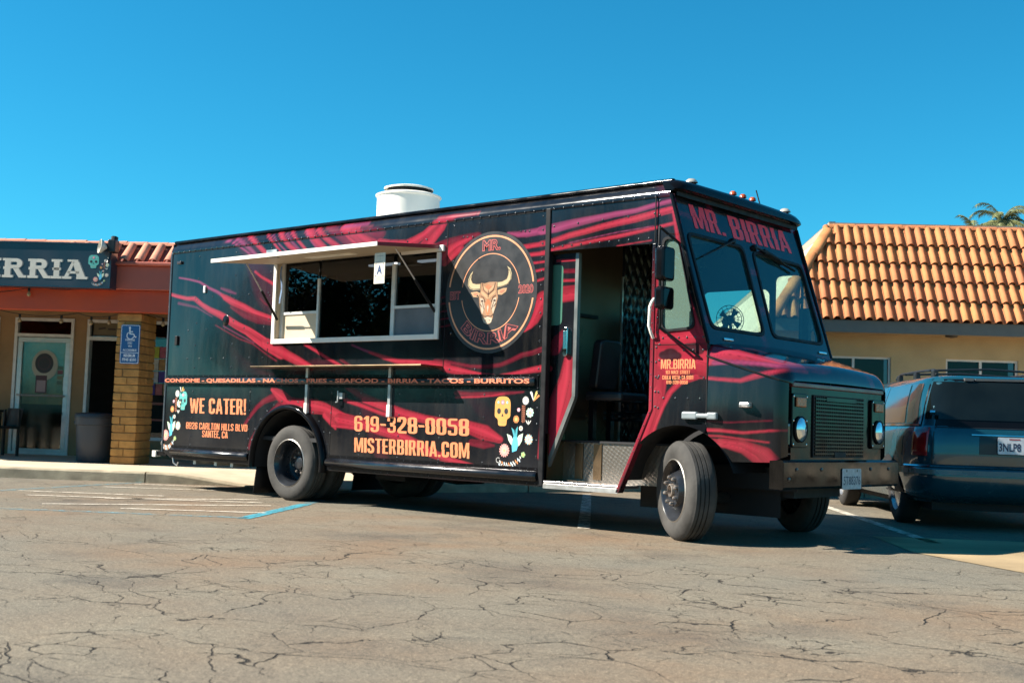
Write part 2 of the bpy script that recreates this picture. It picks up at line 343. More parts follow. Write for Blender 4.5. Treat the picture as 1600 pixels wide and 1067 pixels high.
def _glyph(ch, t=.15):
    w = .40; h = t/2
    if ch in 'O0': return [rrect(0,w,0,1,.16), rrect(t,w-t,t*.85,1-t*.85,.06)], w
    if ch == 'D': return [rpoly([(0,0),(.22,0),(w,.0),(w,1),(.22,1),(0,1)], .001)[:0] or [(0,0),(.24,0)]+[(w-.16+.16*cos(radians(a)), .16+.16*sin(radians(a))) for a in range(-90,1,18)]+[(w-.16+.16*cos(radians(a)), .84+.16*sin(radians(a))) for a in range(0,91,18)]+[(0,1)], rrect(t,w-t,t*.85,1-t*.85,.06)], w
    if ch == '8': return [[(w-.03,.5),(w,.43)]+[(w-.14+.14*cos(radians(a)), .14+.14*sin(radians(a))) for a in range(0,-91,-18)]+[(.14+.14*cos(radians(a)), .14+.14*sin(radians(a))) for a in range(-90,-181,-18)]+[(0,.43),(.03,.5),(.0,.57)]+[(.14+.14*cos(radians(a)), .86+.14*sin(radians(a))) for a in range(180,89,-18)]+[(w-.14+.14*cos(radians(a)), .86+.14*sin(radians(a))) for a in range(90,-1,-18)]+[(w,.57)], rrect(t,w-t,.575,1-.115,.04), rrect(t,w-t,.115,.43,.04)], w
    if ch == 'B': return [[(0,0),(.26,0)]+[(w-.14+.14*cos(radians(a)), .14+.14*sin(radians(a))) for a in range(-90,1,18)]+[(w,.42),(w-.06,.51),(w-.02,.58)]+[(w-.15+.13*cos(radians(a)), .87+.13*sin(radians(a))) for a in range(0,91,18)]+[(0,1)], rrect(t,w-t-.01,.56,1-.11,.05), rrect(t,w-t,.11,.455,.05)], w
    if ch == 'R': return [[(0,0),(t,0),(t,.42),(.20,.42),(w-t+.01,0),(w+.015,0),(w-.095,.46),(w-.02,.53)]+[(w-.15+.13*cos(radians(a)), .87+.13*sin(radians(a))) for a in range(0,91,18)]+[(0,1)], rrect(t,w-t-.01,.52,1-.11,.05)], w+.01
    if ch == 'A': return [[(0,0),(.125,0),(.155,.2),(.275,.2),(.305,0),(.43,0),(.30,1),(.13,1)], [(.17,.31),(.215,.72),(.26,.31)]], .43
    if ch == 'I': return [[(0,0),(t,0),(t,1),(0,1)]], t
    if ch == '1': return [[(.09,0),(.09+t,0),(.09+t,1),(.115,1),(0,.88),(0,.76),(.09,.82)]], .09+t
    if ch == 'E': return [[(0,0),(.33,0),(.33,.11),(t,.11),(t,.45),(.29,.45),(.29,.56),(t,.56),(t,.89),(.33,.89),(.33,1),(0,1)]], .33
    if ch == 'F': return [[(0,0),(t,0),(t,.44),(.28,.44),(.28,.55),(t,.55),(t,.89),(.33,.89),(.33,1),(0,1)]], .33
    if ch == 'L': return [[(0,0),(.31,0),(.31,.11),(t,.11),(t,1),(0,1)]], .31
    if ch == 'T': return [[(.12,0),(.12+t,0),(.12+t,.89),(.375,.89),(.375,1),(0,1),(0,.89),(.12,.89)]], .375
    if ch == 'H': return [[(0,0),(t,0),(t,.44),(w-t,.44),(w-t,0),(w,0),(w,1),(w-t,1),(w-t,.56),(t,.56),(t,1),(0,1)]], w
    if ch == 'N': return [[(0,0),(.12,0),(.12,.62),(.275,0),(.40,0),(.40,1),(.28,1),(.28,.42),(.13,1),(0,1)]], w
    if ch == 'M': return [[(0,0),(.12,0),(.12,.66),(.215,.05),(.325,.05),(.42,.66),(.42,0),(.54,0),(.54,1),(.375,1),(.27,.36),(.165,1),(0,1)]], .54
    if ch == 'W': return [[(0,1),(.10,0),(.235,0),(.30,.52),(.365,0),(.50,0),(.60,1),(.475,1),(.425,.34),(.365,.95),(.235,.95),(.175,.34),(.125,1)]], .60
    if ch == 'V': return [[(0,1),(.14,0),(.28,0),(.42,1),(.29,1),(.21,.30),(.13,1)]], .42
    if ch == 'U': return [_stroke([(h,1),(h,h*.85),(w-h,h*.85),(w-h,1)], t, .16)], w
    if ch == 'C': return [_stroke([(w-h,.66),(w-h,1-h*.85),(h,1-h*.85),(h,h*.85),(w-h,h*.85),(w-h,.34)], t, .15)], w
    if ch == 'S': return [_stroke([(w-h,.70),(w-h,1-h*.85),(h,1-h*.85),(h,.60),(w-h,.40),(w-h,h*.85),(h,h*.85),(h,.30)], t, .14)], w
    if ch == '2': return [_stroke([(h,.70),(h,1-h*.85),(w-h,1-h*.85),(w-h,.62),(h,.20),(h,h*.8),(w,h*.8)], t, .10)], w
    if ch == '3': return [_stroke([(h,.72),(h,1-.055),(w-h,1-.055),(w-h,.565),(.14,.565)], .11, .11), _stroke([(.14,.452),(w-h,.452),(w-h,.055),(h,.055),(h,.28)], .11, .11)], w
    if ch == '5': return [_stroke([(w-.01,1-.06),(h,1-.06),(h,.58),(w-h,.58),(w-h,h*.85),(h,h*.85),(h,.28)], .125, .07)], w
    if ch in '69':
        p = _stroke([(w-h,.72),(w-h,1-h*.85),(h,1-h*.85),(h,h*.85),(w-h,h*.85),(w-h,.56),(t+.002,.56)], .128, .13)
        return [p if ch == '6' else [(w-x, 1-y) for x, y in p]], w
    if ch == '-': return [[(0,.42),(.24,.42),(.24,.54),(0,.54)]], .24
    if ch == '.': return [[(0,0),(.13,0),(.13,.14),(0,.14)]], .13
    if ch == ',': return [[(0,0),(.03,-.12),(.10,-.12),(.13,0),(.13,.14),(0,.14)]], .13
    if ch == '!': return [[(0,0),(.13,0),(.13,.14),(0,.14)], [(.02,.22),(.11,.22),(.135,1),(-.005,1)]], .135
    return [], .18
def poster2d(s, cut=0., t=.15):
    cu = bpy.data.curves.new('t', 'CURVE'); cu.dimensions = '2D'; cu.fill_mode = 'BOTH'; x = 0.
    for ch in s:
        polys, w = _glyph(ch, t)
        for p in polys:
            sp = cu.splines.new('POLY'); sp.points.add(len(p)-1); sp.use_cyclic_u = True
            for q, (a, b) in zip(sp.points, p): q.co = (a+x, b, 0, 1)
        x += w+.055
    ob = bpy.data.objects.new('t', cu); COL.objects.link(ob); bpy.context.view_layer.update(); dg = bpy.context.evaluated_depsgraph_get(); ev = ob.evaluated_get(dg); me = ev.to_mesh()
    bm = bmesh.new(); bm.from_mesh(me); ev.to_mesh_clear(); bpy.data.objects.remove(ob); bpy.data.curves.remove(cu)
    def dump(b):
        b.verts.index_update(); return [(v.co.x, v.co.y) for v in b.verts], [tuple(v.index for v in f.verts) for f in b.faces]
    b2 = bm.copy(); ym = .5
    for b, cl in ((bm, 0), (b2, 1)): bmesh.ops.bisect_plane(b, geom=b.verts[:]+b.edges[:]+b.faces[:], plane_co=(0, ym, 0), plane_no=(0, 1, 0), clear_outer=(cl == 0), clear_inner=(cl == 1))
    v1, f1 = dump(bm); v2, f2 = dump(b2); n = len(v1); bm.free(); b2.free()
    a = np.array(v1+[(px-cut, py) for px, py in v2]); a[:, 0] -= a[:, 0].min(); mx = a[:, 0].max(); a[:, 0] /= mx
    return a, f1+[tuple(i+n for i in f) for f in f2]
def poster(name, parent, O, R, U, N, t, x0, x1, z0, z1, col, cut=.0, base=.0015, stk=.15):
    d = Dec(O, R, U, N, base, .0006); a, fs = poster2d(t, cut, stk); d.tris([(x0+(x1-x0)*p[0], z0+(z1-z0)*p[1]) for p in a], fs, col, 0); return d.build(name, parent)
SIDE_STREAKS=[('R',1,[-2.304,2.267,0.036,-2.134,2.229,0.042,-1.967,2.198,0.045,-1.805,2.188,0.053,-1.659,2.115,0.053,-1.496,2.05,0.064,-1.318,1.998,0.075,-1.161,1.941,0.08,-0.968,1.861,0.085,-0.779,1.794,0.09,-0.592,1.706,0.106,-0.409,1.625,0.11,-0.177,1.54,0.119]),
('P',0.8,[-2.133,2.451,0.018,-1.925,2.416,0.023,-1.721,2.376,0.027,-1.537,2.302,0.032,-1.378,2.254,0.036,-1.239,2.196,0.04]),
('R',1,[-1.298,2.222,0.023,-1.219,2.184,0.063,-1.082,2.132,0.077,-0.873,2.067,0.073,-0.686,1.993,0.067,-0.503,1.942,0.065,-0.36,1.904,0.061,-0.166,1.855,0.065]),
('D',0.7,[-1.097,2.076,0.034,-0.829,1.975,0.079,-0.608,1.912,0.089,-0.375,1.872,0.066]),
('D',0.8,[-1.385,1.879,0.012,-1.149,1.792,0.014,-0.918,1.707,0.017,-0.677,1.647,0.018,-0.401,1.521,0.019,-0.258,1.465,0.02]),
('P',0.5,[-1.23,1.863,0.014,-0.96,1.765,0.014,-0.66,1.658,0.013]),
('R',0.95,[-0.703,2.447,0.025,-0.59,2.385,0.029,-0.462,2.333,0.033,-0.38,2.296,0.035,-0.246,2.24,0.037]),
('P',0.4,[-1.304,2.291,0.023,-1.168,2.256,0.04,-1.034,2.221,0.023]),
('D',0.7,[-0.59,2.145,0.016,-0.514,2.086,0.019,-0.387,2.037,0.022]),
('P',0.35,[-2.127,2.151,0.036,-1.756,2.089,0.024,-1.451,1.973,0.012]),
('R',1,[-0.441,1.649,0.109,-0.284,1.598,0.108,-0.091,1.523,0.095,0.098,1.462,0.088,0.32,1.391,0.058]),
('R',0.95,[0.196,1.631,0.029,0.38,1.564,0.03,0.561,1.487,0.031,0.773,1.405,0.032]),
('D',0.7,[0.769,1.467,0.028,0.909,1.404,0.028]),
('P',0.6,[0.929,1.612,0.017,1.099,1.559,0.024,1.248,1.518,0.031]),
('R',0.95,[1.199,1.53,0.022,1.427,1.472,0.044,1.602,1.437,0.049,1.833,1.43,0.048,2.279,1.406,0.047]),
('D',0.8,[2.11,1.441,0.027,2.251,1.433,0.031,2.391,1.411,0.034,2.555,1.39,0.037,2.751,1.386,0.039,2.924,1.401,0.039,3.05,1.438,0.041,3.174,1.482,0.044,3.298,1.499,0.044,3.403,1.529,0.044]),
('R',1,[2.054,1.421,0.041,2.16,1.4,0.054,2.255,1.372,0.074,2.394,1.351,0.073,2.531,1.338,0.046,2.666,1.324,0.026,2.842,1.311,0.013]),
('R',1,[2.928,1.311,0.013,3.098,1.323,0.032,3.263,1.342,0.051,3.426,1.36,0.063]),
('D',0.9,[2.404,1.146,0.04,2.586,1.134,0.033,2.85,1.136,0.039,3.021,1.144,0.032,3.205,1.155,0.016]),
('R',0.9,[2.406,1.106,0.02,2.676,1.109,0.02,2.85,1.12,0.019,2.979,1.137,0.019]),
('P',0.9,[-1.36,2.843,0.022,-1.196,2.819,0.022,-1.031,2.752,0.022,-0.888,2.682,0.022,-0.727,2.599,0.022]),
('P',0.75,[-1.078,2.841,0.049,-0.975,2.79,0.049,-0.832,2.714,0.048,-0.67,2.601,0.048]),
('R',1,[-0.863,2.86,0.048,-0.741,2.779,0.05,-0.6,2.686,0.052,-0.462,2.596,0.053]),
('R',1,[-0.537,2.853,0.026,-0.418,2.761,0.026,-0.319,2.678,0.026,-0.221,2.595,0.026]),
('P',0.8,[-0.442,2.84,0.017,-0.285,2.711,0.016,-0.112,2.594,0.016]),
('R',1,[-0.314,2.865,0.053,-0.215,2.764,0.053,-0.119,2.687,0.052,-0.007,2.627,0.052]),
('P',0.6,[-0.184,2.831,0.03,-0.067,2.718,0.03,0.065,2.617,0.03]),
('R',1,[-0.122,2.855,0.033,-0.016,2.76,0.032,0.096,2.672,0.032,0.19,2.597,0.032]),
('R',1,[0.154,2.856,0.086,0.23,2.776,0.086,0.322,2.695,0.085,0.448,2.602,0.085]),
('P',0.8,[0.121,2.83,0.014,0.234,2.707,0.014,0.362,2.607,0.014]),
('R',0.9,[0.312,2.844,0.057,0.421,2.75,0.057,0.528,2.686,0.056,0.667,2.609,0.056]),
('D',0.9,[0.482,2.858,0.091,0.606,2.781,0.09,0.745,2.692,0.089,0.849,2.607,0.089]),
('R',1,[0.704,2.806,0.05,0.827,2.697,0.05,0.946,2.617,0.05]),
('R',0.95,[0.769,2.823,0.123,0.906,2.735,0.122,1.023,2.66,0.121,1.186,2.605,0.12]),
('P',0.8,[0.735,2.837,0.05,0.899,2.837,0.05,1.077,2.836,0.049]),
('D',0.7,[1.146,2.749,0.087,1.275,2.685,0.087]),
('R',1,[0.94,2.756,0.086,1.034,2.688,0.085,1.144,2.619,0.085,1.252,2.564,0.084]),
('D',0.7,[1.065,2.758,0.097,1.191,2.718,0.097,1.296,2.71,0.096]),
('R',1,[1.283,2.633,0.048,1.422,2.605,0.06,1.66,2.582,0.071,1.79,2.607,0.082,1.918,2.656,0.07,2.011,2.717,0.064,2.104,2.767,0.069,2.26,2.788,0.046,2.444,2.8,0.028,2.596,2.792,0.013]),
('R',0.95,[1.924,2.54,0.104,2.017,2.613,0.092,2.124,2.697,0.069,2.184,2.749,0.034]),
('D',0.9,[2.085,2.528,0.069,2.24,2.562,0.068,2.394,2.579,0.068,2.59,2.587,0.067]),
('R',1,[2.138,2.422,0.08,2.244,2.483,0.085,2.366,2.531,0.068,2.501,2.571,0.034]),
('R',0.9,[2.188,2.362,0.068,2.293,2.434,0.068,2.383,2.484,0.068]),
('R',0.9,[1.629,2.537,0.047,1.859,2.544,0.047,2.053,2.53,0.046]),
('P',0.95,[2.957,2.58,0.011,3.086,2.556,0.054,3.184,2.557,0.067,3.404,2.574,0.066]),
('R',1,[3.105,2.434,0.043,3.217,2.442,0.043,3.422,2.456,0.042]),
('R',1,[3.165,2.358,0.037,3.248,2.365,0.036,3.425,2.371,0.036]),
('R',1,[3.196,2.283,0.021,3.279,2.289,0.021,3.428,2.297,0.021]),
('R',1,[3.272,2.215,0.023,3.326,2.22,0.023,3.408,2.231,0.023]),
('R',1,[3.303,2.128,0.021,3.411,2.149,0.021]),
('R',1,[3.197,1.703,0.032,3.25,1.744,0.064,3.296,1.79,0.085,3.328,1.847,0.095,3.366,1.92,0.116,3.418,1.98,0.126]),
('D',0.6,[2.126,2.029,0.012,2.246,2.039,0.016,2.334,2.056,0.008]),
('D',0.6,[2.129,1.968,0.012,2.249,1.978,0.016,2.338,1.995,0.008]),
('D',0.6,[2.133,1.896,0.012,2.253,1.907,0.016,2.341,1.924,0.008]),
('D',0.6,[2.136,1.825,0.012,2.257,1.836,0.016,2.345,1.854,0.008]),
('D',0.6,[2.14,1.754,0.012,2.26,1.766,0.016,2.348,1.783,0.008]),
('P',0.95,[3.357,2.57,0.075,3.527,2.582,0.081,3.711,2.603,0.073,3.936,2.628,0.058,4.154,2.652,0.05,4.367,2.664,0.042,4.558,2.692,0.042,4.744,2.712,0.034]),
('R',1,[3.362,2.458,0.041,3.484,2.471,0.044,3.669,2.505,0.051,3.85,2.527,0.051,4.027,2.556,0.054,4.2,2.58,0.057,4.37,2.598,0.06,4.56,2.622,0.059,4.778,2.644,0.055]),
('R',0.95,[3.365,2.383,0.015,3.626,2.413,0.037,3.809,2.429,0.029,4.031,2.449,0.032,4.204,2.464,0.035,4.415,2.489,0.031,4.564,2.505,0.028,4.797,2.53,0.031]),
('R',0.8,[4.19,2.38,0.011,4.376,2.395,0.01,4.526,2.404,0.01]),
('P',0.8,[3.671,2.443,0.006,3.942,2.47,0.006,4.203,2.499,0.006,4.538,2.521,0.006]),
('R',1,[3.456,0.602,0.077,3.509,0.774,0.139,3.544,0.899,0.17,3.586,1.086,0.17,3.638,1.272,0.108,3.655,1.442,0.062]),
('D',0.8,[3.489,1.522,0.094,3.546,1.615,0.094,3.603,1.676,0.062]),
('R',1,[3.495,2.307,0.02,3.686,2.307,0.02]),
('D',1,[3.499,2.216,0.038,3.69,2.211,0.038]),
('R',1,[3.502,2.133,0.025,3.693,2.129,0.025]),
('R',0.9,[3.507,2.007,0.139,3.697,2.017,0.137]),
('D',1,[-0.752,0.783,0.029,-0.649,0.892,0.039,-0.561,0.971,0.048,-0.456,1.031,0.058,-0.32,1.071,0.077,-0.216,1.101,0.095]),
('D',0.9,[-0.666,0.493,0.039,-0.613,0.621,0.043,-0.541,0.711,0.039,-0.469,0.79,0.038,-0.397,0.859,0.043,-0.28,0.938,0.057,-0.178,0.996,0.067]),
('R',0.95,[-0.296,1.158,0.057,-0.155,1.092,0.124,-0.03,1.027,0.123,0.119,1.001,0.131,0.265,0.998,0.149,0.409,0.986,0.148,0.551,0.966,0.119,0.693,0.918,0.118,0.833,0.867,0.117,1.051,0.818,0.098]),
('R',0.95,[0.598,0.898,0.082,0.685,0.827,0.063,0.744,0.765,0.018]),
('R',0.9,[0.701,0.805,0.045,0.973,0.789,0.045,1.106,0.784,0.035]),
('R',1,[0.917,1.048,0.023,1.092,1.015,0.023,1.291,0.965,0.023,1.485,0.933,0.023]),
('D',0.95,[0.881,1.183,0.036,1.087,1.104,0.062,1.26,1.061,0.071,1.481,1.011,0.061]),
('R',0.95,[0.798,0.875,0.108,1.144,0.826,0.106,1.416,0.77,0.091,1.72,0.717,0.082,1.919,0.648,0.088,2.113,0.575,0.08,2.34,0.518,0.059,2.63,0.486,0.026]),
('R',0.95,[1.15,1.06,0.057,1.402,1.014,0.084,1.708,0.936,0.096,2.001,0.894,0.081,2.285,0.867,0.08,2.56,0.835,0.111,2.757,0.788,0.135,2.95,0.73,0.064]),
('D',0.9,[2.62,0.693,0.065,2.762,0.679,0.077,2.883,0.676,0.026]),
('R',0.8,[0.874,1.05,0.04,1.154,0.996,0.04,1.406,0.937,0.039,1.57,0.913,0.039]),
('R',1,[4.541,1.644,0.164,4.777,1.604,0.173,4.951,1.623,0.148,5.077,1.597,0.169]),
('R',1,[4.547,1.457,0.28,4.782,1.431,0.264,4.957,1.43,0.215,5.082,1.406,0.225]),
('R',1,[4.593,1.306,0.151,4.598,1.167,0.127,4.581,1.028,0.104,4.564,0.889,0.081,4.539,0.796,0.058]),
('R',0.95,[4.974,1.292,0.045,4.828,1.248,0.043,4.742,1.168,0.037,4.677,1.053,0.032,4.625,0.937,0.03,4.587,0.843,0.023]),
('R',0.8,[4.841,1.26,0.016,4.961,1.288,0.016,5.085,1.282,0.016]),
('B',0.9,[4.672,1.467,0.069,4.727,1.469,0.104,4.781,1.46,0.069]),
('B',0.8,[4.887,1.533,0.046,4.954,1.52,0.079,5.008,1.491,0.045]),
('R',1,[4.594,1.154,0.087,4.573,0.994,0.072,4.516,0.849,0.065,4.415,0.7,0.065,4.312,0.55,0.066,4.21,0.354,0.066]),
('R',0.95,[4.572,2.112,0.052,4.561,1.645,0.067,4.549,1.231,0.083]),
('R',0.9,[4.73,2.622,0.026,4.828,2.15,0.021,4.907,1.89,0.025,4.997,1.634,0.04])]
HOOD_STREAKS=[('R',1,[5.04,1.412,0.068,5.117,1.462,0.113,5.22,1.484,0.123,5.373,1.459,0.083,5.56,1.408,0.044,5.658,1.38,0.011]),
('P',0.8,[5.144,1.4,0.027,5.311,1.404,0.027,5.499,1.392,0.026,5.658,1.369,0.026]),
('R',0.95,[5.017,1.288,0.017,5.199,1.271,0.02,5.352,1.26,0.024,5.476,1.298,0.031,5.598,1.331,0.027,5.694,1.358,0.022]),
('R',1,[5.001,0.874,0.028,5.196,0.874,0.028,5.387,0.863,0.024,5.583,0.885,0.02,5.74,0.895,0.013]),
('R',0.9,[5.042,0.83,0.016,5.21,0.83,0.016,5.388,0.814,0.015,5.573,0.798,0.015]),
('R',1,[5.095,0.781,0.056,5.263,0.771,0.066,5.414,0.738,0.077,5.515,0.665,0.076,5.565,0.624,0.054]),
('R',0.9,[5.211,0.797,0.033,5.388,0.781,0.049,5.538,0.721,0.087,5.625,0.627,0.086]),
('D',0.8,[5.025,0.948,0.011,5.259,0.937,0.011,5.594,0.961,0.011])]
# ------------------------------------------------------------------ setting: asphalt, pavement, markings
def asphalt():
    m = bpy.data.materials.new('cracked asphalt'); m.use_nodes = True; nt = m.node_tree; n = nt.nodes; p = n['Principled BSDF']
    p.inputs['Roughness'].default_value = .9; p.inputs['Specular IOR Level'].default_value = .25
    g = n.new('ShaderNodeNewGeometry')
    def noise(sc, det=4, rough=.55, src=None, w=None):
        t = n.new('ShaderNodeTexNoise'); t.inputs['Scale'].default_value = sc; t.inputs['Detail'].default_value = det; t.inputs['Roughness'].default_value = rough
        lnk(nt, src or g.outputs['Position'], t.inputs['Vector']); return t
    def ramp(fac, a, b, ca=(0,0,0), cb=(1,1,1)):
        r = n.new('ShaderNodeValToRGB'); r.color_ramp.elements[0].position = a; r.color_ramp.elements[1].position = b
        r.color_ramp.elements[0].color = (*ca, 1); r.color_ramp.elements[1].color = (*cb, 1); lnk(nt, fac, r.inputs[0]); return r.outputs[0]
    def mix(f, a, b, mode='MIX'):
        x = n.new('ShaderNodeMixRGB'); x.blend_type = mode
        for i, q in (('Fac', f), ('Color1', a), ('Color2', b)):
            if isinstance(q, (int, float)): x.inputs[i].default_value = q
            elif isinstance(q, tuple): x.inputs[i].default_value = (*q, 1)
            else: lnk(nt, q, x.inputs[i])
        return x.outputs[0]
    def math_(op, a, b=0.):
        x = n.new('ShaderNodeMath'); x.operation = op
        for i, q in enumerate((a, b)):
            if isinstance(q, (int, float)): x.inputs[i].default_value = q
            else: lnk(nt, q, x.inputs[i])
        return x.outputs[0]
    big = noise(.33, 3); mid = noise(1.1, 5, .6); fine = noise(38, 5); grit = noise(210, 2)
    c = mix(ramp(big.outputs['Fac'], .4, .62), (.112,.104,.084), (.140,.098,.064))
    c = mix(ramp(mid.outputs['Fac'], .35, .7), c, (.140,.124,.094))
    st = noise(.55, 7, .68); sc = n.new('ShaderNodeMapping'); sc.inputs['Scale'].default_value = (1, 1, 1); sc.inputs['Location'].default_value = (3.1, 7.7, 0)
    lnk(nt, g.outputs['Position'], sc.inputs[0]); lnk(nt, sc.outputs[0], st.inputs['Vector'])
    c = mix(math_('MULTIPLY', ramp(st.outputs['Fac'], .52, .68), .7), c, (.062,.055,.047))
    c = mix(math_('MULTIPLY', ramp(fine.outputs['Fac'], .35, .65), .5), c, mix(1., c, (1.5,1.46,1.42), 'MULTIPLY'))
    c = mix(ramp(grit.outputs['Fac'], .56, .66), c, mix(1., c, (2.0,1.95,1.85), 'MULTIPLY'))
    c = mix(ramp(grit.outputs['Fac'], .32, .40, (1,1,1), (0,0,0)), c, mix(1., c, (.4,.4,.4), 'MULTIPLY'))
    sv = n.new('ShaderNodeTexVoronoi'); sv.inputs['Scale'].default_value = 125; lnk(nt, g.outputs['Position'], sv.inputs['Vector']); sx = n.new('ShaderNodeSeparateXYZ'); lnk(nt, sv.outputs['Color'], sx.inputs[0])
    c = mix(math_('MULTIPLY', ramp(sx.outputs[0], .62, 1.0), .55), c, mix(1., c, (1.9,1.85,1.75), 'MULTIPLY')); c = mix(math_('MULTIPLY', ramp(sx.outputs[1], .66, 1.0), .6), c, mix(1., c, (.42,.42,.42), 'MULTIPLY'))
    # cracks: wandering cell borders, broken up, in two sizes
    def jit(sc, det, amp):
        q = noise(sc, det, .6); a_ = n.new('ShaderNodeVectorMath'); a_.operation = 'SUBTRACT'; a_.inputs[1].default_value = (.5,.5,.5); lnk(nt, q.outputs['Color'], a_.inputs[0])
        b_ = n.new('ShaderNodeVectorMath'); b_.operation = 'SCALE'; b_.inputs['Scale'].default_value = amp; lnk(nt, a_.outputs[0], b_.inputs[0]); return b_.outputs[0]
    def vadd(a_, b_):
        q = n.new('ShaderNodeVectorMath'); q.operation = 'ADD'; lnk(nt, a_, q.inputs[0]); lnk(nt, b_, q.inputs[1]); return q.outputs[0]
    wp = vadd(vadd(g.outputs['Position'], jit(1.1, 1, .55)), vadd(jit(5, 2, .10), vadd(jit(20, 2, .022), jit(70, 1, .010))))
    mp = n.new('ShaderNodeMapping'); mp.inputs['Rotation'].default_value = (0, 0, -TH-.25); mp.inputs['Scale'].default_value = (.62, 1, 1); lnk(nt, wp, mp.inputs[0])
    crack = None
    for scl, wd, lo, hi, nsc in ((1.25, .0036, .30, .50, .6), (2.6, .0026, .40, .56, .8), (5.2, .0019, .44, .60, 1.1)):
        vo = n.new('ShaderNodeTexVoronoi'); vo.feature = 'DISTANCE_TO_EDGE'; vo.inputs['Scale'].default_value = scl; lnk(nt, mp.outputs[0], vo.inputs['Vector'])
        w = noise(3.1, 3); mk = noise(nsc, 2)
        wv = math_('MULTIPLY', ramp(w.outputs['Fac'], .38, .66), wd*1.6*scl)
        wm = math_('ADD', math_('MULTIPLY', wv, ramp(mk.outputs['Fac'], lo, hi)), .00002); q_ = math_('DIVIDE', vo.outputs['Distance'], wm); mq = n.new('ShaderNodeMapRange'); mq.inputs['From Min'].default_value = 1.5; mq.inputs['From Max'].default_value = .5; lnk(nt, q_, mq.inputs['Value']); k = mq.outputs[0]
        crack = k if crack is None else math_('MAXIMUM', crack, k)
    # worn pale band beside cracks and near zone only where the surface is old
    sp = n.new('ShaderNodeSeparateXYZ'); lnk(nt, g.outputs['Position'], sp.inputs[0])
    nn = math_('ADD', math_('MULTIPLY', sp.outputs[0], -sin(TH)), math_('MULTIPLY', sp.outputs[1], cos(TH)))   # distance towards the shops
    near = n.new('ShaderNodeMapRange'); near.inputs['From Min'].default_value = -2.5; near.inputs['From Max'].default_value = -4.4; lnk(nt, math_('ADD', nn, math_('MULTIPLY', mid.outputs['Fac'], 1.6)), near.inputs['Value'])
    crack = math_('MULTIPLY', crack, math_('MAXIMUM', near.outputs[0], .35))
    c = mix(crack, c, (.03,.024,.018))
    lnk(nt, c, p.inputs['Base Color'])
    hgt = math_('SUBTRACT', math_('ADD', math_('MULTIPLY', fine.outputs['Fac'], .35), math_('MULTIPLY', grit.outputs['Fac'], .25)), math_('MULTIPLY', crack, 2.5))
    hgt = math_('ADD', hgt, math_('MULTIPLY', mid.outputs['Fac'], 2.5))
    b = n.new('ShaderNodeBump'); b.inputs['Strength'].default_value = .7; b.inputs['Distance'].default_value = .012; lnk(nt, hgt, b.inputs['Height']); lnk(nt, b.outputs[0], p.inputs['Normal'])
    return m
ASPH = asphalt()
g = MB(); S_ = 900; g.add([(-S_,-S_,0),(S_,-S_,0),(S_,S_,0),(-S_,S_,0)], [(0,1,2,3)])
g.build('ground', ASPH, kind='structure')
mGravel = M('pale dusty lot', (.30,.22,.125), .95, var=.3, scale=1.4, bump=.6, bscale=90, spec=.2)
a, b = (7.49,-.02), (6.33,.81)
e = Vector((b[0]-a[0], b[1]-a[1], 0)).normalized()
lp = MB(); dvec = EN
P0 = Vector((6.36,.93,.004)); P1 = P0+Vector((1,-.66,0))*16; lp.add([P0-EN*0, P1, P1+EU*20, P0+EU*20+EN*1.4, P0+EN*1.4-EU*.0], [(0,1,2,3,4)])
lp.build('dusty_lot_patch', mGravel, kind='structure')

mConc = M('sunlit concrete pavement', (.52,.42,.30), .9, var=.14, scale=2.2, bump=.35, bscale=120, spec=.25)
mKerb = M('old kerb concrete', (.34,.285,.20), .92, var=.3, scale=5, bump=.5, bscale=60, spec=.2)
def kh(u):
    t = lambda a, b: max(0, min(1, (u-a)/(b-a)))
    return .13*(1-t(-2.05, -1.0)+t(.4, 1.4)) if u < 6.2 else .13
def kn(u): return float(np.interp(u, [1.0,2.5,4.6], [0,1.25,2.95]))
us = sorted(set([-40,-20,-9]+[x*.15 for x in range(-60, 60)]+[9.5,20,40])); ns = [0,.15,.3,.5,.8,1.2,1.8,3.6,5.6,9.6,27]
sw = MB(); sw.grid([[UN(u, 2.42+kn(u)+n_, .13-(.13-kh(u))*max(0, 1-n_/1.2)) for n_ in ns] for u in us])
sidewalk = sw.build('sidewalk', mConc, kind='structure')
k0 = -14.1
while k0 < 14:
    L = 2.35; mb = MB(); st = [k0+.008+(L-.016)*i/12 for i in range(13)]
    prof = lambda u: [(2.25,-.05),(2.25,max(.004,kh(u)-.02)),(2.262,max(.006,kh(u)-.004)),(2.28,max(.008,kh(u)+.002)),(2.425,max(.010,kh(u)+.003)),(2.425,-.05)]
    mb.grid([[UN(u, n_+kn(u), z) for n_, z in prof(u)] for u in st])
    for u, rv in ((st[0], 1), (st[-1], -1)): mb.add([UN(u, n_+kn(u), z) for n_, z in prof(u)], [tuple(range(6))[::rv]])
    mb.build('kerb_stone', mKerb, sidewalk, smooth=30); k0 += L
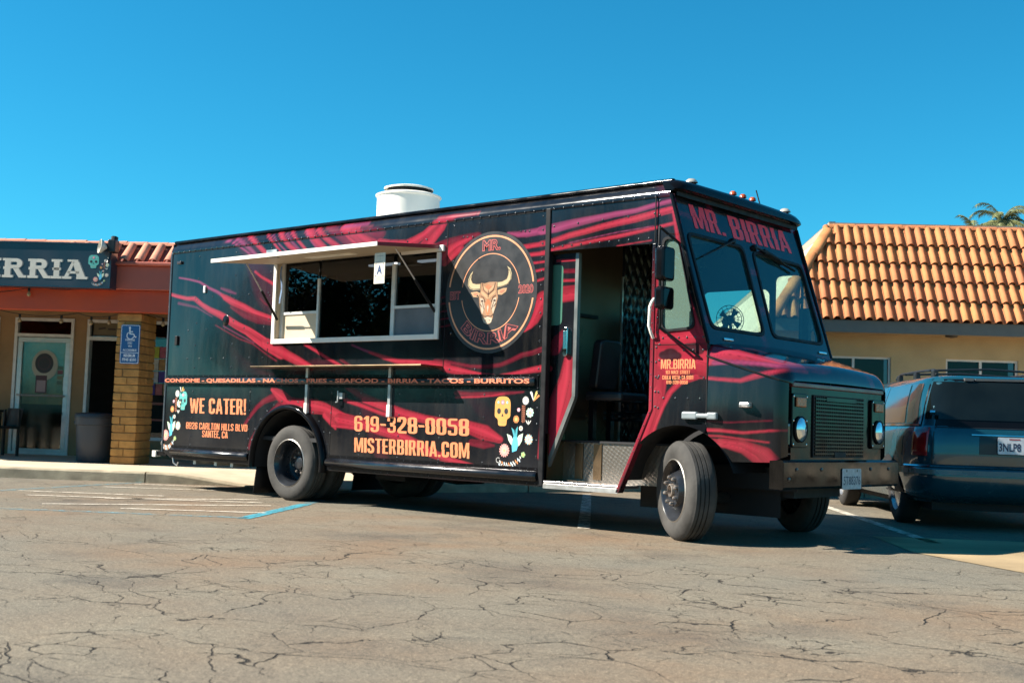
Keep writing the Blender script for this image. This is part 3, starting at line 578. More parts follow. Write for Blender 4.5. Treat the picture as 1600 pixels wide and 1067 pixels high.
# painted bay lines
def paint(name, rgb, wear):
    m = bpy.data.materials.new(name); m.use_nodes = True; nt = m.node_tree; n = nt.nodes; p = n['Principled BSDF']; p.inputs['Base Color'].default_value = (*rgb, 1); p.inputs['Roughness'].default_value = .8
    g_ = n.new('ShaderNodeNewGeometry'); t = n.new('ShaderNodeTexNoise'); t.inputs['Scale'].default_value = 9; t.inputs['Detail'].default_value = 6; t.inputs['Roughness'].default_value = .75
    lnk(nt, g_.outputs['Position'], t.inputs['Vector']); r = n.new('ShaderNodeMapRange'); r.inputs['From Min'].default_value = wear-.1; r.inputs['From Max'].default_value = wear+.12; lnk(nt, t.outputs['Fac'], r.inputs['Value'])
    lnk(nt, r.outputs[0], p.inputs['Alpha']); return m
pW = paint('worn white paint', (.54,.48,.39), .44); pB = paint('faded blue paint', (.10,.26,.31), .53); pT = paint('bright blue paint', (.035,.25,.32), .41)
def line(p, q, w, mat, name='bay_line', z=.004):
    p, q = Vector((*p, 0)), Vector((*q, 0)); d = (q-p).normalized(); s_ = Vector((-d.y, d.x, 0))*w/2; mb = MB(); z = Vector((0,0,z))
    mb.add([p-s_+z, q-s_+z, q+s_+z, p+s_+z], [(0,1,2,3)]); return mb.build(name, mat, kind='structure')
line((3.75,.22), (.45,4.58), .11, pW)
line((1.9,7.5), (6.14,1.9), .11, pW)
line((1.66,-1.78), (.50,-.14), .13, pT); line((.48,-.11), (-2.2,3.3), .12, pB, z=.0041)
line((-3.4,-5.6), (1.62,-1.70), .11, pB); line((-1.9,-2.9), (-3.45,.75), .11, pB)
for a, b in (((-2.25,-1.75),(-1.0,-.80)), ((-1.6,-2.0),(.2,-.45)), ((-.45,-2.45),(.55,-.62)), ((.3,-2.1),(1.25,-1.22)), ((-2.6,-.55),(-1.6,.35)), ((-.9,-1.55),(-.2,-.2)), ((-3.0,.1),(-2.0,.9))):
    line(a, b, .09, pW, z=.0046)

# ------------------------------------------------------------------ restaurant front (left)
mStuc = M('tan painted stucco', (.30,.19,.10), .9, var=.12, scale=3, bump=.5, bscale=70, spec=.2)
mRedD = M('dark red fascia paint', (.46,.062,.019), .6, var=.15, scale=2.2, bump=.1, bscale=40)
mRedL = M('red fascia board', (.42,.095,.060), .55, var=.12, scale=2.5, bump=.1, bscale=40)
mTerra = M('salmon clay tile', (.50,.20,.13), .85, var=.16, scale=7, bump=.3, bscale=60, rnd=(.60,.27,.17), spec=.25)
mAlu = M('weathered aluminium', (.52,.52,.50), .38, metal=.75, var=.12, scale=10, bump=.04)
mAluW = M('whitish aluminium frame', (.60,.59,.56), .45, metal=.15, var=.1, scale=10)
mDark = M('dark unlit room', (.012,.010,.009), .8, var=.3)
gShop = GLASS('shop window glass', (.55,.58,.55))
rest = bthing('restaurant_building', 'low restaurant front with dark red fascia and salmon clay roof tiles', 'building', -6, 6.8)
WN = 6.8
def wall_piece(u0, u1, z0, z1): return MB().box(u0, u1, WN, WN+.2, z0, z1)
w = MB()
for (u0, u1, z0, z1) in ((-12,-7.35,.1,2.6), (-6.62,-6.36,.1,2.6), (-5.36,-5.14,.1,2.6), (-4.22,-4.14,.1,2.6), (-1.6,4.2,.1,2.6), (-7.35,-6.62,2.36,2.6), (-6.36,-5.36,2.36,2.6), (-5.14,-4.22,2.36,2.6), (-4.14,-1.6,2.36,2.6), (-7.35,-6.62,.1,.5), (-4.14,-1.6,.1,.42)):
    w.box(u0, u1, WN, WN+.2, z0, z1)
w.box(4.0, 4.2, 4.8, 12, .1, 2.6); wall = w.build('wall', mStuc, rest)
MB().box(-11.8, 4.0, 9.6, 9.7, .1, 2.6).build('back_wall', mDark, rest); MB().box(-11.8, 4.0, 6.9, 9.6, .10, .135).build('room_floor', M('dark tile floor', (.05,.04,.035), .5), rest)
MB().box(-11.9, 4.1, 4.3, 9.7, 2.56, 2.6).build('soffit', M('dark soffit', (.12,.06,.03), .9), rest)
MB().box(-12, 4.2, 4.12, 4.3, 2.27, 2.578).build('lower_fascia', mRedD, rest, bevel=.006)
MB().box(-12, 4.2, 4.02, 4.32, 2.582, 2.915).build('upper_fascia', mRedL, rest, bevel=.006)
MB().box(-12, 4.2, 3.95, 4.3, 2.917, 2.972).build('gutter', mRedL, rest, bevel=.015)
mb = MB(); mb.add([(-12,4.05,2.965),(4.2,4.05,2.965),(4.2,4.35,3.27),(-12,4.35,3.27),(-12,12,3.24),(4.2,12,3.24),(4.2,4.05,2.6),(4.2,12,2.6)], [(0,1,2,3),(3,2,5,4),(1,6,7,5,2)])
roof = mb.build('roof', M('roof underlay', (.2,.06,.045), .9), rest)
def barrel(r=.06, L=.42, r2=None, seg=8, t=.014):
    mb = MB(); r2 = r2 or r*.86; vs = []
    for y, rr in ((0, r), (L, r2)):
        for q in (rr, rr-t):
            for k in range(seg+1):
                a = pi*k/seg; vs.append((q*cos(a), y, q*sin(a)*.9))
    n = seg+1; fs = []
    for k in range(seg): fs += [(k, k+1, 2*n+k+1, 2*n+k), (n+k, 3*n+k, 3*n+k+1, n+k+1), (k, n+k, n+k+1, k+1), (2*n+k, 2*n+k+1, 3*n+k+1, 3*n+k)]
    mb.add(vs, fs); return mb
def place(me, mat, name, parent, M4):
    ob = bpy.data.objects.new(name, me); COL.objects.link(ob); ob.parent = parent; off = Vector(ORIG.get(parent.name, (0,0,0)))
    ob.matrix_local = Matrix.Translation(-off) @ M4; return ob
def basis(o, x, y, z): return Matrix(((x.x,y.x,z.x,o.x),(x.y,y.y,z.y,o.y),(x.z,y.z,z.z,o.z),(0,0,0,1)))
tm = barrel(.072, .37).build('tmp', mTerra, smooth=40); tme = tm.data; bpy.data.objects.remove(tm); tme.name = 'roof_tile'
sl_ = Vector((0,.30,.31)).normalized(); nr_ = Vector((1,0,0)).cross(sl_)
u = -4.35
while u < -1.9:
    x_ = Vector((1,0,0)); jy = (sl_+Vector((random.uniform(-.015,.03)+.06,0,0))).normalized(); jz = x_.cross(jy).normalized()
    place(tme, mTerra, 'roof_tile', roof, basis(Vector((u, 4.03, 2.975)), jy.cross(jz), jy, jz)); u += .215
capm = barrel(.062, .34, .058).build('tmp', mTerra, smooth=40); cme = capm.data; bpy.data.objects.remove(capm); cme.name = 'ridge_tile'
u = -6.9
while u < -2:
    place(cme, mTerra, 'ridge_tile', roof, basis(Vector((u, 4.33, 3.245+random.uniform(-.004,.004))), Vector((0,1,0)), Vector((1,0,.03)).normalized(), Vector((-.03,0,1)).normalized())); u += .30
# brick pier
mBrick = M('yellow slump block', (.43,.235,.075), .9, var=.2, scale=9, bump=.7, bscale=45, rnd=(.36,.185,.06), spec=.2)
mMort = M('tan mortar', (.24,.14,.055), .95, var=.15)
pier = bthing('brick_pier', 'yellow slump-block pier carrying the blue parking sign', 'pillar', -3.42, 4.5)
MB().box(-3.585, -3.265, 4.215, 4.785, .1, 2.27).build('mortar_core', mMort, pier)
z = .135; row = 0; meshes = {}
while z < 2.22:
    h_ = min(.108, 2.262-z)
    cuts = [(-3.6,-3.25)] if row % 3 == 0 else ([(-3.6,-3.42),(-3.41,-3.25)] if row % 3 == 1 else [(-3.6,-3.49),(-3.48,-3.25)])
    cutn = [(4.2,4.8)] if row % 2 else [(4.2,4.5),(4.51,4.8)]
    for i, (a, b) in enumerate(cuts):
        for j, (c, d) in enumerate(cutn):
            j1, j2, j3 = (random.uniform(-.004,.004) for _ in range(3))
            mb = MB(); mb.box(a, b, c+j1, d, z+.004, z+h_-.006)
            mb.v = [(x+(j2 if x > -3.42 else j3), y, zz) for x, y, zz in mb.v]
            mb.build('brick', mBrick, pier, bevel=.007)
    z += .112; row += 1
# glazed door, transoms, side window
def frame(mb, u0, u1, z0, z1, w_, n0, n1): mb.box(u0, u1, n0, n1, z1-w_, z1); mb.box(u0, u1, n0, n1, z0, z0+w_); mb.box(u0, u0+w_, n0, n1, z0+w_, z1-w_); mb.box(u1-w_, u1, n0, n1, z0+w_, z1-w_); return mb
fr = frame(MB(), -6.36, -5.36, .12, 2.36, .05, WN-.02, WN+.1); fr.box(-6.31, -5.41, WN-.02, WN+.1, 2.05, 2.10); fr = fr.build('door_frame', mAluW, rest)
MB().box(-6.31, -5.41, WN+.04, WN+.046, 2.1, 2.31).build('pane', GLASS('dark transom glass', (.2,.22,.22)), fr)
dr = frame(MB(), -6.30, -5.42, .15, 2.04, .075, WN, WN+.06).build('glass_door', mAlu, rest, bevel=.004)
MB().box(-6.23, -5.49, WN+.03, WN+.036, .22, 1.97).build('pane', GLASS('dusty door glass', (.72,.72,.62), rough=.12), dr)
mb = MB(); mb.tube([(-6.26,WN-.04,1.09),(-5.46,WN-.04,1.09)], .016); mb.box(-6.26,-6.23,WN-.04,WN+.01,1.08,1.10); mb.box(-5.49,-5.46,WN-.04,WN+.01,1.08,1.10); mb.build('push_bar', mAlu, dr)
MB().box(-5.50,-5.485,WN-.02,WN,.78,.83).build('lock', M('black metal', (.02,.02,.02), .4, metal=.5), dr)
mCurt = M('pale sheet hung behind the door', (.62,.56,.42), .9, var=.3, scale=3, detail=6)
mb = MB(); mb.grid([[(-6.28+.05*i, WN+.2+.02*sin(i*1.9), z_) for z_ in (.95,1.4,2.0)] for i in range(17)]); mb.build('curtain', mCurt, dr, smooth=60)
d = Dec((-5.89, WN+.028, 0), (1,0,0), (0,0,1), (0,-1,0))
d.ell(.05, 1.59, .22, .25, (.34,.31,.24), 0, 32); d.ell(.04, 1.62, .155, .165, (.018,.010,.010), 1, 28); d.ring(.04, 1.62, .10, .008, 0, 360, (.10,.02,.02), 2)  # first pale ellipse paints the lit halo around the round poster
d.poly([(-.09,1.42),(.1,1.42),(.1,1.13),(-.09,1.13)], (.06,.012,.016), 2); d.poly([(-.07,1.34),(.08,1.34),(.08,1.15),(-.07,1.15)], (.30,.20,.20), 3)
for q, cc in ((1.52,(.05,.10,.06)),(1.45,(.16,.03,.03)),(1.36,(.16,.13,.06)),(1.28,(.07,.1,.06))): d.poly([(.27,q),(.36,q),(.36,q+.06),(.27,q+.06)], cc, 0)
d.poly([(.375,1.18),(.41,1.18),(.41,1.40),(.375,1.40)], (.5,.5,.5), 0)
d.build('stickers_and_painted_halo', dr)
f2 = frame(MB(), -5.14, -4.22, .12, 2.36, .05, WN-.02, WN+.1); f2.box(-5.09, -4.27, WN-.02, WN+.1, 2.02, 2.08); f2 = f2.build('open_door_frame', mAluW, rest)
d = Dec((-5.05, WN+.03, 2.11), (1,0,0), (0,0,1), (0,-1,0)); d.poly([(0,0),(.42,0),(.42,.2),(0,.2)], (.13,.10,.05), 0); d.line([(.08,.1),(.2,.12)], .03, (.03,.02,.02), 1); d.line([(.24,.1),(.37,.1)], .025, (.03,.02,.02), 1); d.build('transom_notice', f2)
MB().box(-5.09,-4.27,WN+.045,WN+.05,2.08,2.31).build('pane', GLASS('dark transom glass', (.2,.22,.22)), f2)
f3 = frame(MB(), -7.35, -6.62, .5, 2.36, .05, WN-.02, WN+.1).build('side_window', mAluW, rest); MB().box(-7.3,-6.67,WN+.03,WN+.036,.55,2.31).build('pane', gShop, f3)
f4 = frame(MB(), -4.14, -1.6, .42, 2.36, .05, WN-.02, WN+.1).build('shop_window', mAluW, rest); MB().box(-4.09,-1.65,WN+.05,WN+.056,.47,2.31).build('pane', gShop, f4)
mb = MB(); mb.box(-4.09,-1.65,WN-.03,WN+.05,1.0,1.04); mb.box(-4.09,-1.65,WN-.03,WN+.05,.74,.77); mb.build('window_bar', M('red painted rail', (.22,.06,.04), .6), f4)
pc = [(.05,.03,.20),(.35,.10,.10),(.35,.20,.08),(.30,.33,.04),(.30,.08,.12),(.42,.40,.35),(.33,.19,.07),(.36,.36,.38)]
i = 0
for r_, z_ in enumerate((1.16,1.36,1.56,1.76)):
    u_ = -4.08
    while u_ < -3.2:
        w_ = random.choice((.11,.15,.2)); MB().box(u_, u_+w_, WN+.02, WN+.024, z_, z_+.185).build('poster', M('window poster %d' % (i % 8), pc[i % 8], .7, var=.3, scale=14), f4); i += 1; u_ += w_+.012
# sign box
mNavy = M('navy sign panel', (.008,.021,.036), .35, var=.15, scale=2, coat=.2)
sign = bthing('restaurant_sign', 'navy sign box with cream slab letters above the shop doors', 'sign', -5, 3.95, 2.58); sign.location += EU*.06-Vector((0,0,.05))
MB().box(-8.2, -3.63, 3.80, 4.015, 2.615, 3.245).build('sign_box', mNavy, sign, bevel=.006)
mb = MB(); frame(mb, -8.2, -3.63, 2.615, 3.245, .018, 3.785, 3.80); mb.build('sign_edge', M('sign edge trim', (.03,.06,.08), .3, metal=.6), sign)
d = Dec((0, 3.80, 0), (1,0,0), (0,0,1), (0,-1,0), .002, .0015)
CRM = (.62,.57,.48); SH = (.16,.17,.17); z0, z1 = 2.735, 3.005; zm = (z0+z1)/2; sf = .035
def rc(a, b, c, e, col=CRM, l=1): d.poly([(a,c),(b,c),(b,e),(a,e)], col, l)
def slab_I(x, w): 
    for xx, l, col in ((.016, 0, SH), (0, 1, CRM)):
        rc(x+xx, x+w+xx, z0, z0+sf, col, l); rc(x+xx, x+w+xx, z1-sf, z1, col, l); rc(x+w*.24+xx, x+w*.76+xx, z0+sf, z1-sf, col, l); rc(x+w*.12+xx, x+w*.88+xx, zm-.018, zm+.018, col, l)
def slab_R(x, w):
    for xx, l, col in ((.016, 0, SH), (0, 1, CRM)):
        x_ = x+xx; rc(x_, x_+w*.45, z0, z0+sf, col, l); rc(x_+w*.09, x_+w*.34, z0+sf, z1, col, l); rc(x_, x_+w*.09, z1-sf, z1, col, l); rc(x_+w*.03, x_+w*.09, zm-.018, zm+.018, col, l)
        R = (z1-zm)/2+.004; cxx = x_+w*.56; czz = z1-R
        rc(x_+w*.34, cxx, z1-.05, z1, col, l); rc(x_+w*.34, cxx, zm-.008, zm+.042, col, l)
        k = 10; A = [radians(90-180*i/k) for i in range(k+1)]; ro, ri = R, R-.05
        d.tris([(cxx+ro*1.25*cos(t), czz+ro*sin(t)) for t in A]+[(cxx+ri*.6*cos(t), czz+ri*sin(t)) for t in A], [(i, i+1, k+2+i, k+1+i) for i in range(k)], col, l)
        d.poly([(x_+w*.42, zm), (x_+w*.66, zm), (x_+w*.88, z0+sf), (x_+w*1.0, z0+sf), (x_+w*1.0, z0), (x_+w*.70, z0)], col, l)
def slab_A(x, w):
    for xx, l, col in ((.016, 0, SH), (0, 1, CRM)):
        x_ = x+xx; rc(x_, x_+w*.36, z0, z0+sf, col, l); rc(x_+w*.56, x_+w, z0, z0+sf, col, l); rc(x_+w*.18, x_+w*.6, z1-sf*.8, z1, col, l)
        d.poly([(x_+w*.08, z0+sf), (x_+w*.24, z0+sf), (x_+w*.47, z1-sf*.8), (x_+w*.36, z1-sf*.8)], col, l); d.poly([(x_+w*.58, z0+sf), (x_+w*.90, z0+sf), (x_+w*.64, z1-sf*.8), (x_+w*.38, z1-sf*.8)], col, l); rc(x_+w*.2, x_+w*.66, z0+.075, z0+.11, col, l)
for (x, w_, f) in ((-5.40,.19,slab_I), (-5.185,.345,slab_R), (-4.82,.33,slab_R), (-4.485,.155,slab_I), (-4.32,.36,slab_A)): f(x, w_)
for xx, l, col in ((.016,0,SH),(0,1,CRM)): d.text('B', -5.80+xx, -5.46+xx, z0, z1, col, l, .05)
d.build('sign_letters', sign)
d = Dec((0, 3.80, 0), (1,0,0), (0,0,1), (0,-1,0), .002, .001)
d.skull(-3.883, 2.985, .15, .185, (.10,.42,.36)); d.motif(-3.745, 2.86, .00056, .00050); d.build('sign_motifs', sign)
# spotlight standing on the sign edge
sp_ = bthing('sign_spotlight', 'dark spotlight with pale reflector bowl on the sign corner', 'spotlight', -3.60, 3.75, 3.2); sp_.location += EU*.06-Vector((0,0,.04))
mBlk = M('black painted steel', (.012,.012,.014), .35, metal=.3, var=.2, scale=20)
MB().box(-3.66,-3.55,3.70,3.86,3.1,3.28).build('housing', mBlk, sp_, bevel=.015); MB().tube([(-3.6,3.78,3.26),(-3.6,3.8,3.32)], .05, 10).build('cap', mBlk, sp_)
mb = MB(); mb.lathe([(.015,.0),(.045,.03),(.085,.06),(.10,.10),(.094,.102),(.075,.062),(.0,.04)], (-3.665,3.70,3.16), (-.75,-.55,.12), 20); mb.build('reflector', M('pale lamp shell', (.62,.58,.50), .4), sp_, smooth=40)
MB().tube([(-3.62,3.76,3.12),(-3.63,3.74,3.02),(-3.65,3.72,2.95)], .02, 8).build('bracket', mBlk, sp_, smooth=40)
# blue disabled parking sign
ds = bthing('disabled_parking_sign', 'blue disabled parking sign with white wheelchair fixed to the brick pier', 'sign', -3.39, 4.18, 1.54)
mb = MB(); mb.prism(rrect(-3.53,-3.25,1.545,2.10,.025), lambda a, b, dd: (a, dd, b), 4.176, 4.182); mb.build('plate', M('blue sign face', (.010,.085,.25), .4, var=.08), ds)
d = Dec((-3.39, 4.176, 0), (1,0,0), (0,0,1), (0,-1,0), .001, .0006); Wt = (.68,.72,.76)
o1, o2 = rrect(-.133,.133,1.552,2.093,.02), rrect(-.126,.126,1.559,2.086,.015); n_ = len(o1); d.tris(o1+o2, [(i,(i+1)%n_,n_+(i+1)%n_,n_+i) for i in range(n_)], Wt, 0)
d.line([(-.13,1.703),(.13,1.703)], .008, Wt, 0)
d.ell(-.012, 2.053, .017, .017, Wt, 0, 12); d.line([(-.012,2.035),(-.006,1.965)], .02, Wt, 0); d.line([(-.008,2.0),(.035,2.0)], .014, Wt, 0); d.line([(-.006,1.968),(.045,1.968),(.068,1.925),(.088,1.93)], .016, Wt, 0)
d.ring(.0, 1.945, .05, .013, 120, 345, Wt, 0, 40)
for t, hw, z_ in (('PARKING',.068,1.868),('ONLY',.036,1.825),('VAN',.028,1.782),('ACCESSIBLE',.10,1.725)): d.text(t, -hw, hw, z_, z_+.030, Wt, 0, .02)
for t, hw, z_ in (('MINIMUM',.082,1.640),('FINE $250',.10,1.580)): d.text(t, -hw, hw, z_, z_+.045, Wt, 0, .025)
d.build('sign_print', ds)
# trash bin
bn = bthing('trash_bin', 'round grey plastic trash bin with dark lid beside the brick pier', 'bin', -4.0, 4.62, .13)
mBin = M('grey bin plastic', (.036,.042,.052), .5, var=.1, scale=5, bump=.1)
mb = MB(); mb.lathe([(0,.135),(.235,.135),(.245,.15),(.262,.45),(.275,.66),(.292,.67),(.292,.76),(.283,.765),(.275,.76)], (-4.0,4.62,0), (0,0,1), 36); mb.build('barrel', mBin, bn, smooth=35)
mb = MB(); mb.lathe([(.30,.762),(.302,.80),(.285,.828),(.2,.842),(0,.85)], (-4.0,4.62,0), (0,0,1), 36); mb.build('lid', M('near black lid plastic', (.02,.024,.03), .5), bn, smooth=35)
for s_ in (-1, 1): MB().box(-4+s_*.285-.02,-4+s_*.285+.02,4.55,4.69,.68,.72).build('handle', mBin, bn, bevel=.008)
# terrace table and chairs in the shade at the far left
mWood = M('dark terrace wood', (.016,.012,.009), .6, var=.2, scale=12)
tb = bthing('terrace_table', 'dark wooden table in the shade at the left edge', 'table', -5.75, 5.3, .13); tb.location -= EU*.42
MB().box(-6.15,-5.45,5.0,5.6,.80,.84).build('table_top', mWood, tb, bevel=.008)
for a in (-6.1,-5.5):
    for b in (5.05,5.55): MB().box(a-.025,a+.025,b-.025,b+.025,.13,.80).build('leg', mWood, tb)
def chair(u, n, rot, label):
    c = thing('terrace_chair', label, 'chair', UN(u, n, .13), TH+rot, (0,0,0), 'chairs at the terrace table')
    MB().box(-.21,.21,-.21,.21,.42,.46).build('seat', mWood, c, bevel=.01)
    mb = MB(); mb.grid([[(-.2+.4*i/6, .2+.04*(k/3)-.03*cos((i-3)*.5), 0.46+.28*k/3) for k in range(4)] for i in range(7)]); mb.build('backrest', mWood, c, smooth=50)
    for a in (-.18,.18):
        for b in (-.18,.18): MB().box(a-.018,a+.018,b-.018,b+.018,0,.42 if b < 0 else .72).build('leg', mWood, c)
chair(-6.55, 5.95, .2, 'dark chair behind the terrace table, its back nearest the frame edge'); chair(-5.98, 5.75, -.5, 'dark chair behind the terrace table, in front of the glass door')
# string lights
def catenary(pts, sag, n=10):
    out = []
    for (a, b) in zip(pts[:-1], pts[1:]):
        a, b = Vector(a), Vector(b)
        for k in range(n): t = k/n; out.append(a.lerp(b, t)-Vector((0,0,sag*4*t*(1-t))))
    return out+[Vector(pts[-1])]
mBulb = M('clear bulb glass', (.30,.22,.12), .15, var=.1)
def string(label, pts, sag, bulbs):
    s_ = bthing('string_lights', label, 'string lights', *pts[0], group=None); path = catenary(pts, sag); MB().tube(path, .006, 5).build('cable', mBlk, s_)
    for k in bulbs:
        p = path[k]; MB().lathe([(0,0),(.018,0),(.018,-.05),(0,-.05)], p, (0,0,1), 8).build('socket', mBlk, s_)
        MB().lathe([(.012,-.05),(.028,-.085),(.026,-.11),(0,-.125)], p, (0,0,1), 10).build('bulb', mBulb, s_, smooth=60)
string('string of bulbs hung along the dark red fascia', [(-5.75,4.08,2.52),(-4.75,4.06,2.60),(-3.9,4.06,2.62)], .05, (9,))
string('string of bulbs looped under the eave before the shop doors', [(-5.55,4.5,2.30),(-4.35,4.6,2.28),(-3.62,4.45,2.30),(-3.2,4.4,2.28),(-2.6,4.5,2.30)], .07, (3,8,13,17,25,33))

# ------------------------------------------------------------------ tile-roofed building (right)
mStuc2 = M('ochre stucco', (.52,.37,.20), .92, var=.13, scale=1.6, bump=.6, bscale=55, spec=.2)
mFas = M('grey-brown eave board', (.17,.15,.13), .8, var=.1)
mTile = M('weathered orange roof tile', (.43,.150,.066), .85, var=.28, scale=5, bump=.35, bscale=50, rnd=(.47,.190,.070), spec=.25)
rb = bthing('tile_roof_building', 'ochre stucco building with a steep orange tile roof behind the parked car', 'building', 9, 7.5)
W2 = 7.5; EVN, EVZ, RGN, RGZ = 6.88, 2.70, 7.92, 4.33
HT, HB = (7.07, RGN, RGZ), (5.98, EVN, EVZ)
wins = [(6.0,7.94),(8.81,9.95),(10.9,12.4)]
w = MB(); ue = 5.98
for a, b in wins:
    w.box(ue, a, W2, W2+.25, .1, 2.7); w.box(a, b, W2, W2+.25, 2.165, 2.7); w.box(a, b, W2, W2+.25, .1, 1.0); ue = b
w.box(ue, 16, W2, W2+.25, .1, 2.7)
w.build('wall', mStuc2, rb); w = MB()
w.add([(5.98,7.751,.1),(5.98,30,.1),(5.98,30,2.7),(5.98,7.751,2.7)], [(0,1,2,3)])
w.add([HB, (5.98,30,2.70), (7.07,30,4.40), (7.07,RGN,4.40), HT], [(0,1,2,3,4)])
w.build('end_wall', M('cream stucco end wall', (.58,.47,.36), .92, var=.10, scale=2, bump=.6, bscale=50, spec=.2), rb)
MB().box(7.0, 16, RGN+.02, 30, 4.30, 4.42).build('flat_roof', M('roof gravel', (.3,.26,.2), .95), rb)
MB().box(7.02,7.12,RGN+.1,30,4.40,4.45).build('parapet_cap', M('grey metal flashing', (.12,.13,.14), .5, metal=.4), rb)
MB().box(5.9, 16, EVN+.005, W2, 2.52, 2.545).build('soffit', M('tan soffit', (.33,.22,.11), .9, var=.1), rb)
MB().box(5.98, 16, EVN-.02, EVN+.03, 2.50, 2.69).build('eave_board', mFas, rb)
MB().lathe([(0,0),(.1,0),(.09,-.03),(0,-.045)], (8.81,7.2,2.52), (0,0,1), 16).build('soffit_light', M('dark lamp rim', (.05,.04,.03), .5), rb)
sl2 = (Vector((0,RGN-EVN,RGZ-EVZ))).normalized(); nm2 = Vector((1,0,0)).cross(sl2)
mb = MB(); mb.add([(HB[0],EVN+.02,EVZ-.02),(16,EVN+.02,EVZ-.02),(16,RGN+.02,RGZ-.02),(HT[0],RGN+.02,RGZ-.02)], [(0,1,2,3)])
roof2 = mb.build('roof', M('dark underlay', (.09,.035,.02), .95), rb)
def stile(wd=.165, L=.42):
    pr = []; k = 9
    for i in range(k+1): a = pi-pi*i/k; pr.append((-.028+.052*cos(a), .058*sin(a)+.012))
    pr += [(.045,.006),(.075,.010),(.0835,.020)]
    mb = MB(); n = len(pr); vs = [(x, 0, z) for x, z in pr]+[(x, L, z*.9-.012) for x, z in pr]+[(x, 0, z-.016) for x, z in pr]
    fs = [(i, i+1, n+i+1, n+i) for i in range(n-1)]+[(i, 2*n+i, 2*n+i+1, i+1) for i in range(n-1)]
    mb.add(vs, fs); return mb
t_ = stile().build('tmp', mTile, smooth=45); sme = t_.data; sme.name = 'roof_tile'; bpy.data.objects.remove(t_)
SL = (Vector((0,RGN,RGZ))-Vector((0,EVN,EVZ))).length; nrow = 5; ex = SL/nrow
for r_ in range(nrow):
    s0 = r_*ex-.035; hipu = HB[0]+(HT[0]-HB[0])*(r_*ex/SL); u_ = 12.6
    while u_ > hipu+.06:
        o_ = Vector((u_+random.uniform(-.003,.003), EVN, EVZ))+sl2*(s0+random.uniform(-.008,.008))+nm2*(.052+random.uniform(-.003,.004))
        y_ = (sl2-nm2*.075+Vector((random.uniform(-.012,.012),0,0))).normalized(); z_ = Vector((1,0,0)).cross(y_).normalized(); x_ = y_.cross(z_)
        place(sme, mTile, 'roof_tile', roof2, basis(o_, x_, y_, z_)); u_ -= .1655
cm2 = barrel(.075, .42, .068).build('tmp', mTile, smooth=40); c2 = cm2.data; c2.name = 'ridge_tile'; bpy.data.objects.remove(cm2)
u_ = 7.0
while u_ < 12.6:
    place(c2, mTile, 'ridge_tile', roof2, basis(Vector((u_, RGN+.02, RGZ-.005+random.uniform(-.004,.004))), Vector((0,1,0)), Vector((1,0,.035)).normalized(), Vector((-.035,0,1)).normalized())); u_ += .385
hm = barrel(.125, .62, .105, 10).build('tmp', mTile, smooth=40); hme = hm.data; hme.name = 'hip_tile'; bpy.data.objects.remove(hm)
hd = (Vector(HT)-Vector(HB)); HL = hd.length; hd.normalize(); hn = (nm2*.6+Vector((-.8,0,.45))).normalized(); hx = hd.cross(hn).normalized(); hn = hx.cross(hd).normalized()
s_ = -.05
while s_ < HL-.45:
    y_ = (hd+hn*.03).normalized(); z_ = hx.cross(y_).normalized()
    place(hme, mTile, 'hip_tile', roof2, basis(Vector(HB)+hd*s_+hn*.02, hx, y_, z_)); s_ += .50
mWf = M('white window frame', (.62,.60,.56), .5, var=.08)
for a, b in wins:
    fw = frame(MB(), a, b, 1.0, 2.165, .035, W2+.04, W2+.12); md = a+(b-a)*.49 if a > 6.1 else 7.347
    fw.box(md-.02, md+.02, W2+.045, W2+.115, 1.035, 2.13); fo = fw.build('window', mWf, rb)
    for c, e_ in ((a+.035, md-.02), (md+.02, b-.035)): MB().box(c, e_, W2+.07, W2+.076, 1.035, 2.13).build('pane', GLASS('office window glass', (.30,.27,.30), f0=.03), fo)
    MB().box(a, b, W2+.5, W2+.55, 1.0, 2.16).build('blind', M('dim interior blind', (.24,.20,.21), .9), fo)

# palms behind the roof
def palm(name, label, u, n, h, nf, fl, droop, dens, rgb, seed):
    rnd = random.Random(seed); t = thing(name, label, 'tree', UN(u, n, 0), 0, UN(u, n, 0)); b = UN(u, n, 0)
    MB().tube([b+Vector((.1*sin(k*.9), .05*k, h*k/7)) for k in range(8)], [.2-.012*k for k in range(8)], 10).build('trunk', M('grey palm trunk', (.16,.13,.10), .9, var=.3, scale=12), t, smooth=50)
    top = b+Vector((.1*sin(6.3), .35, h)); mb = MB()
    for i in range(nf):
        az = 2*pi*i/nf*2.4+rnd.uniform(-.2,.2); el = rnd.uniform(.1,1.25); L = fl*rnd.uniform(.75,1.1); p = top.copy(); dirv = Vector((cos(az)*cos(el), sin(az)*cos(el), sin(el))); pts = []
        ns_ = 14
        for k in range(ns_+1):
            pts.append(p.copy()); p = p+dirv*(L/ns_); dirv = (dirv+Vector((0,0,-droop/ns_*(.6+k/ns_)))).normalized()
        mb.tube(pts, [.018*(1-.8*k/ns_) for k in range(ns_+1)], 4, False)
        for k in range(2, ns_+1):
            d_ = (pts[k]-pts[k-1]).normalized(); sd = d_.cross(Vector((0,0,1)))
            if sd.length < .05: sd = Vector((1,0,0))
            sd.normalize()
            for q in (-1, 1):
                for j in range(dens):
                    o_ = pts[k-1].lerp(pts[k], j/dens); ll = L*.30*(1-.65*abs(k/ns_-.45))*rnd.uniform(.7,1.1); tip = o_+sd*q*ll*.75+d_*ll*.5+Vector((0,0,-ll*rnd.uniform(.25,.75)))
                    wv = d_*.010; mid = o_.lerp(tip, .5)+Vector((0,0,ll*.1)); mb.add([o_-wv, o_+wv, mid+wv*.8, tip, mid-wv*.8], [(0,1,2,3,4)])
    mb.build('crown', M('palm leaf '+name, rgb, .55, var=.35, scale=3, spec=.4), t)
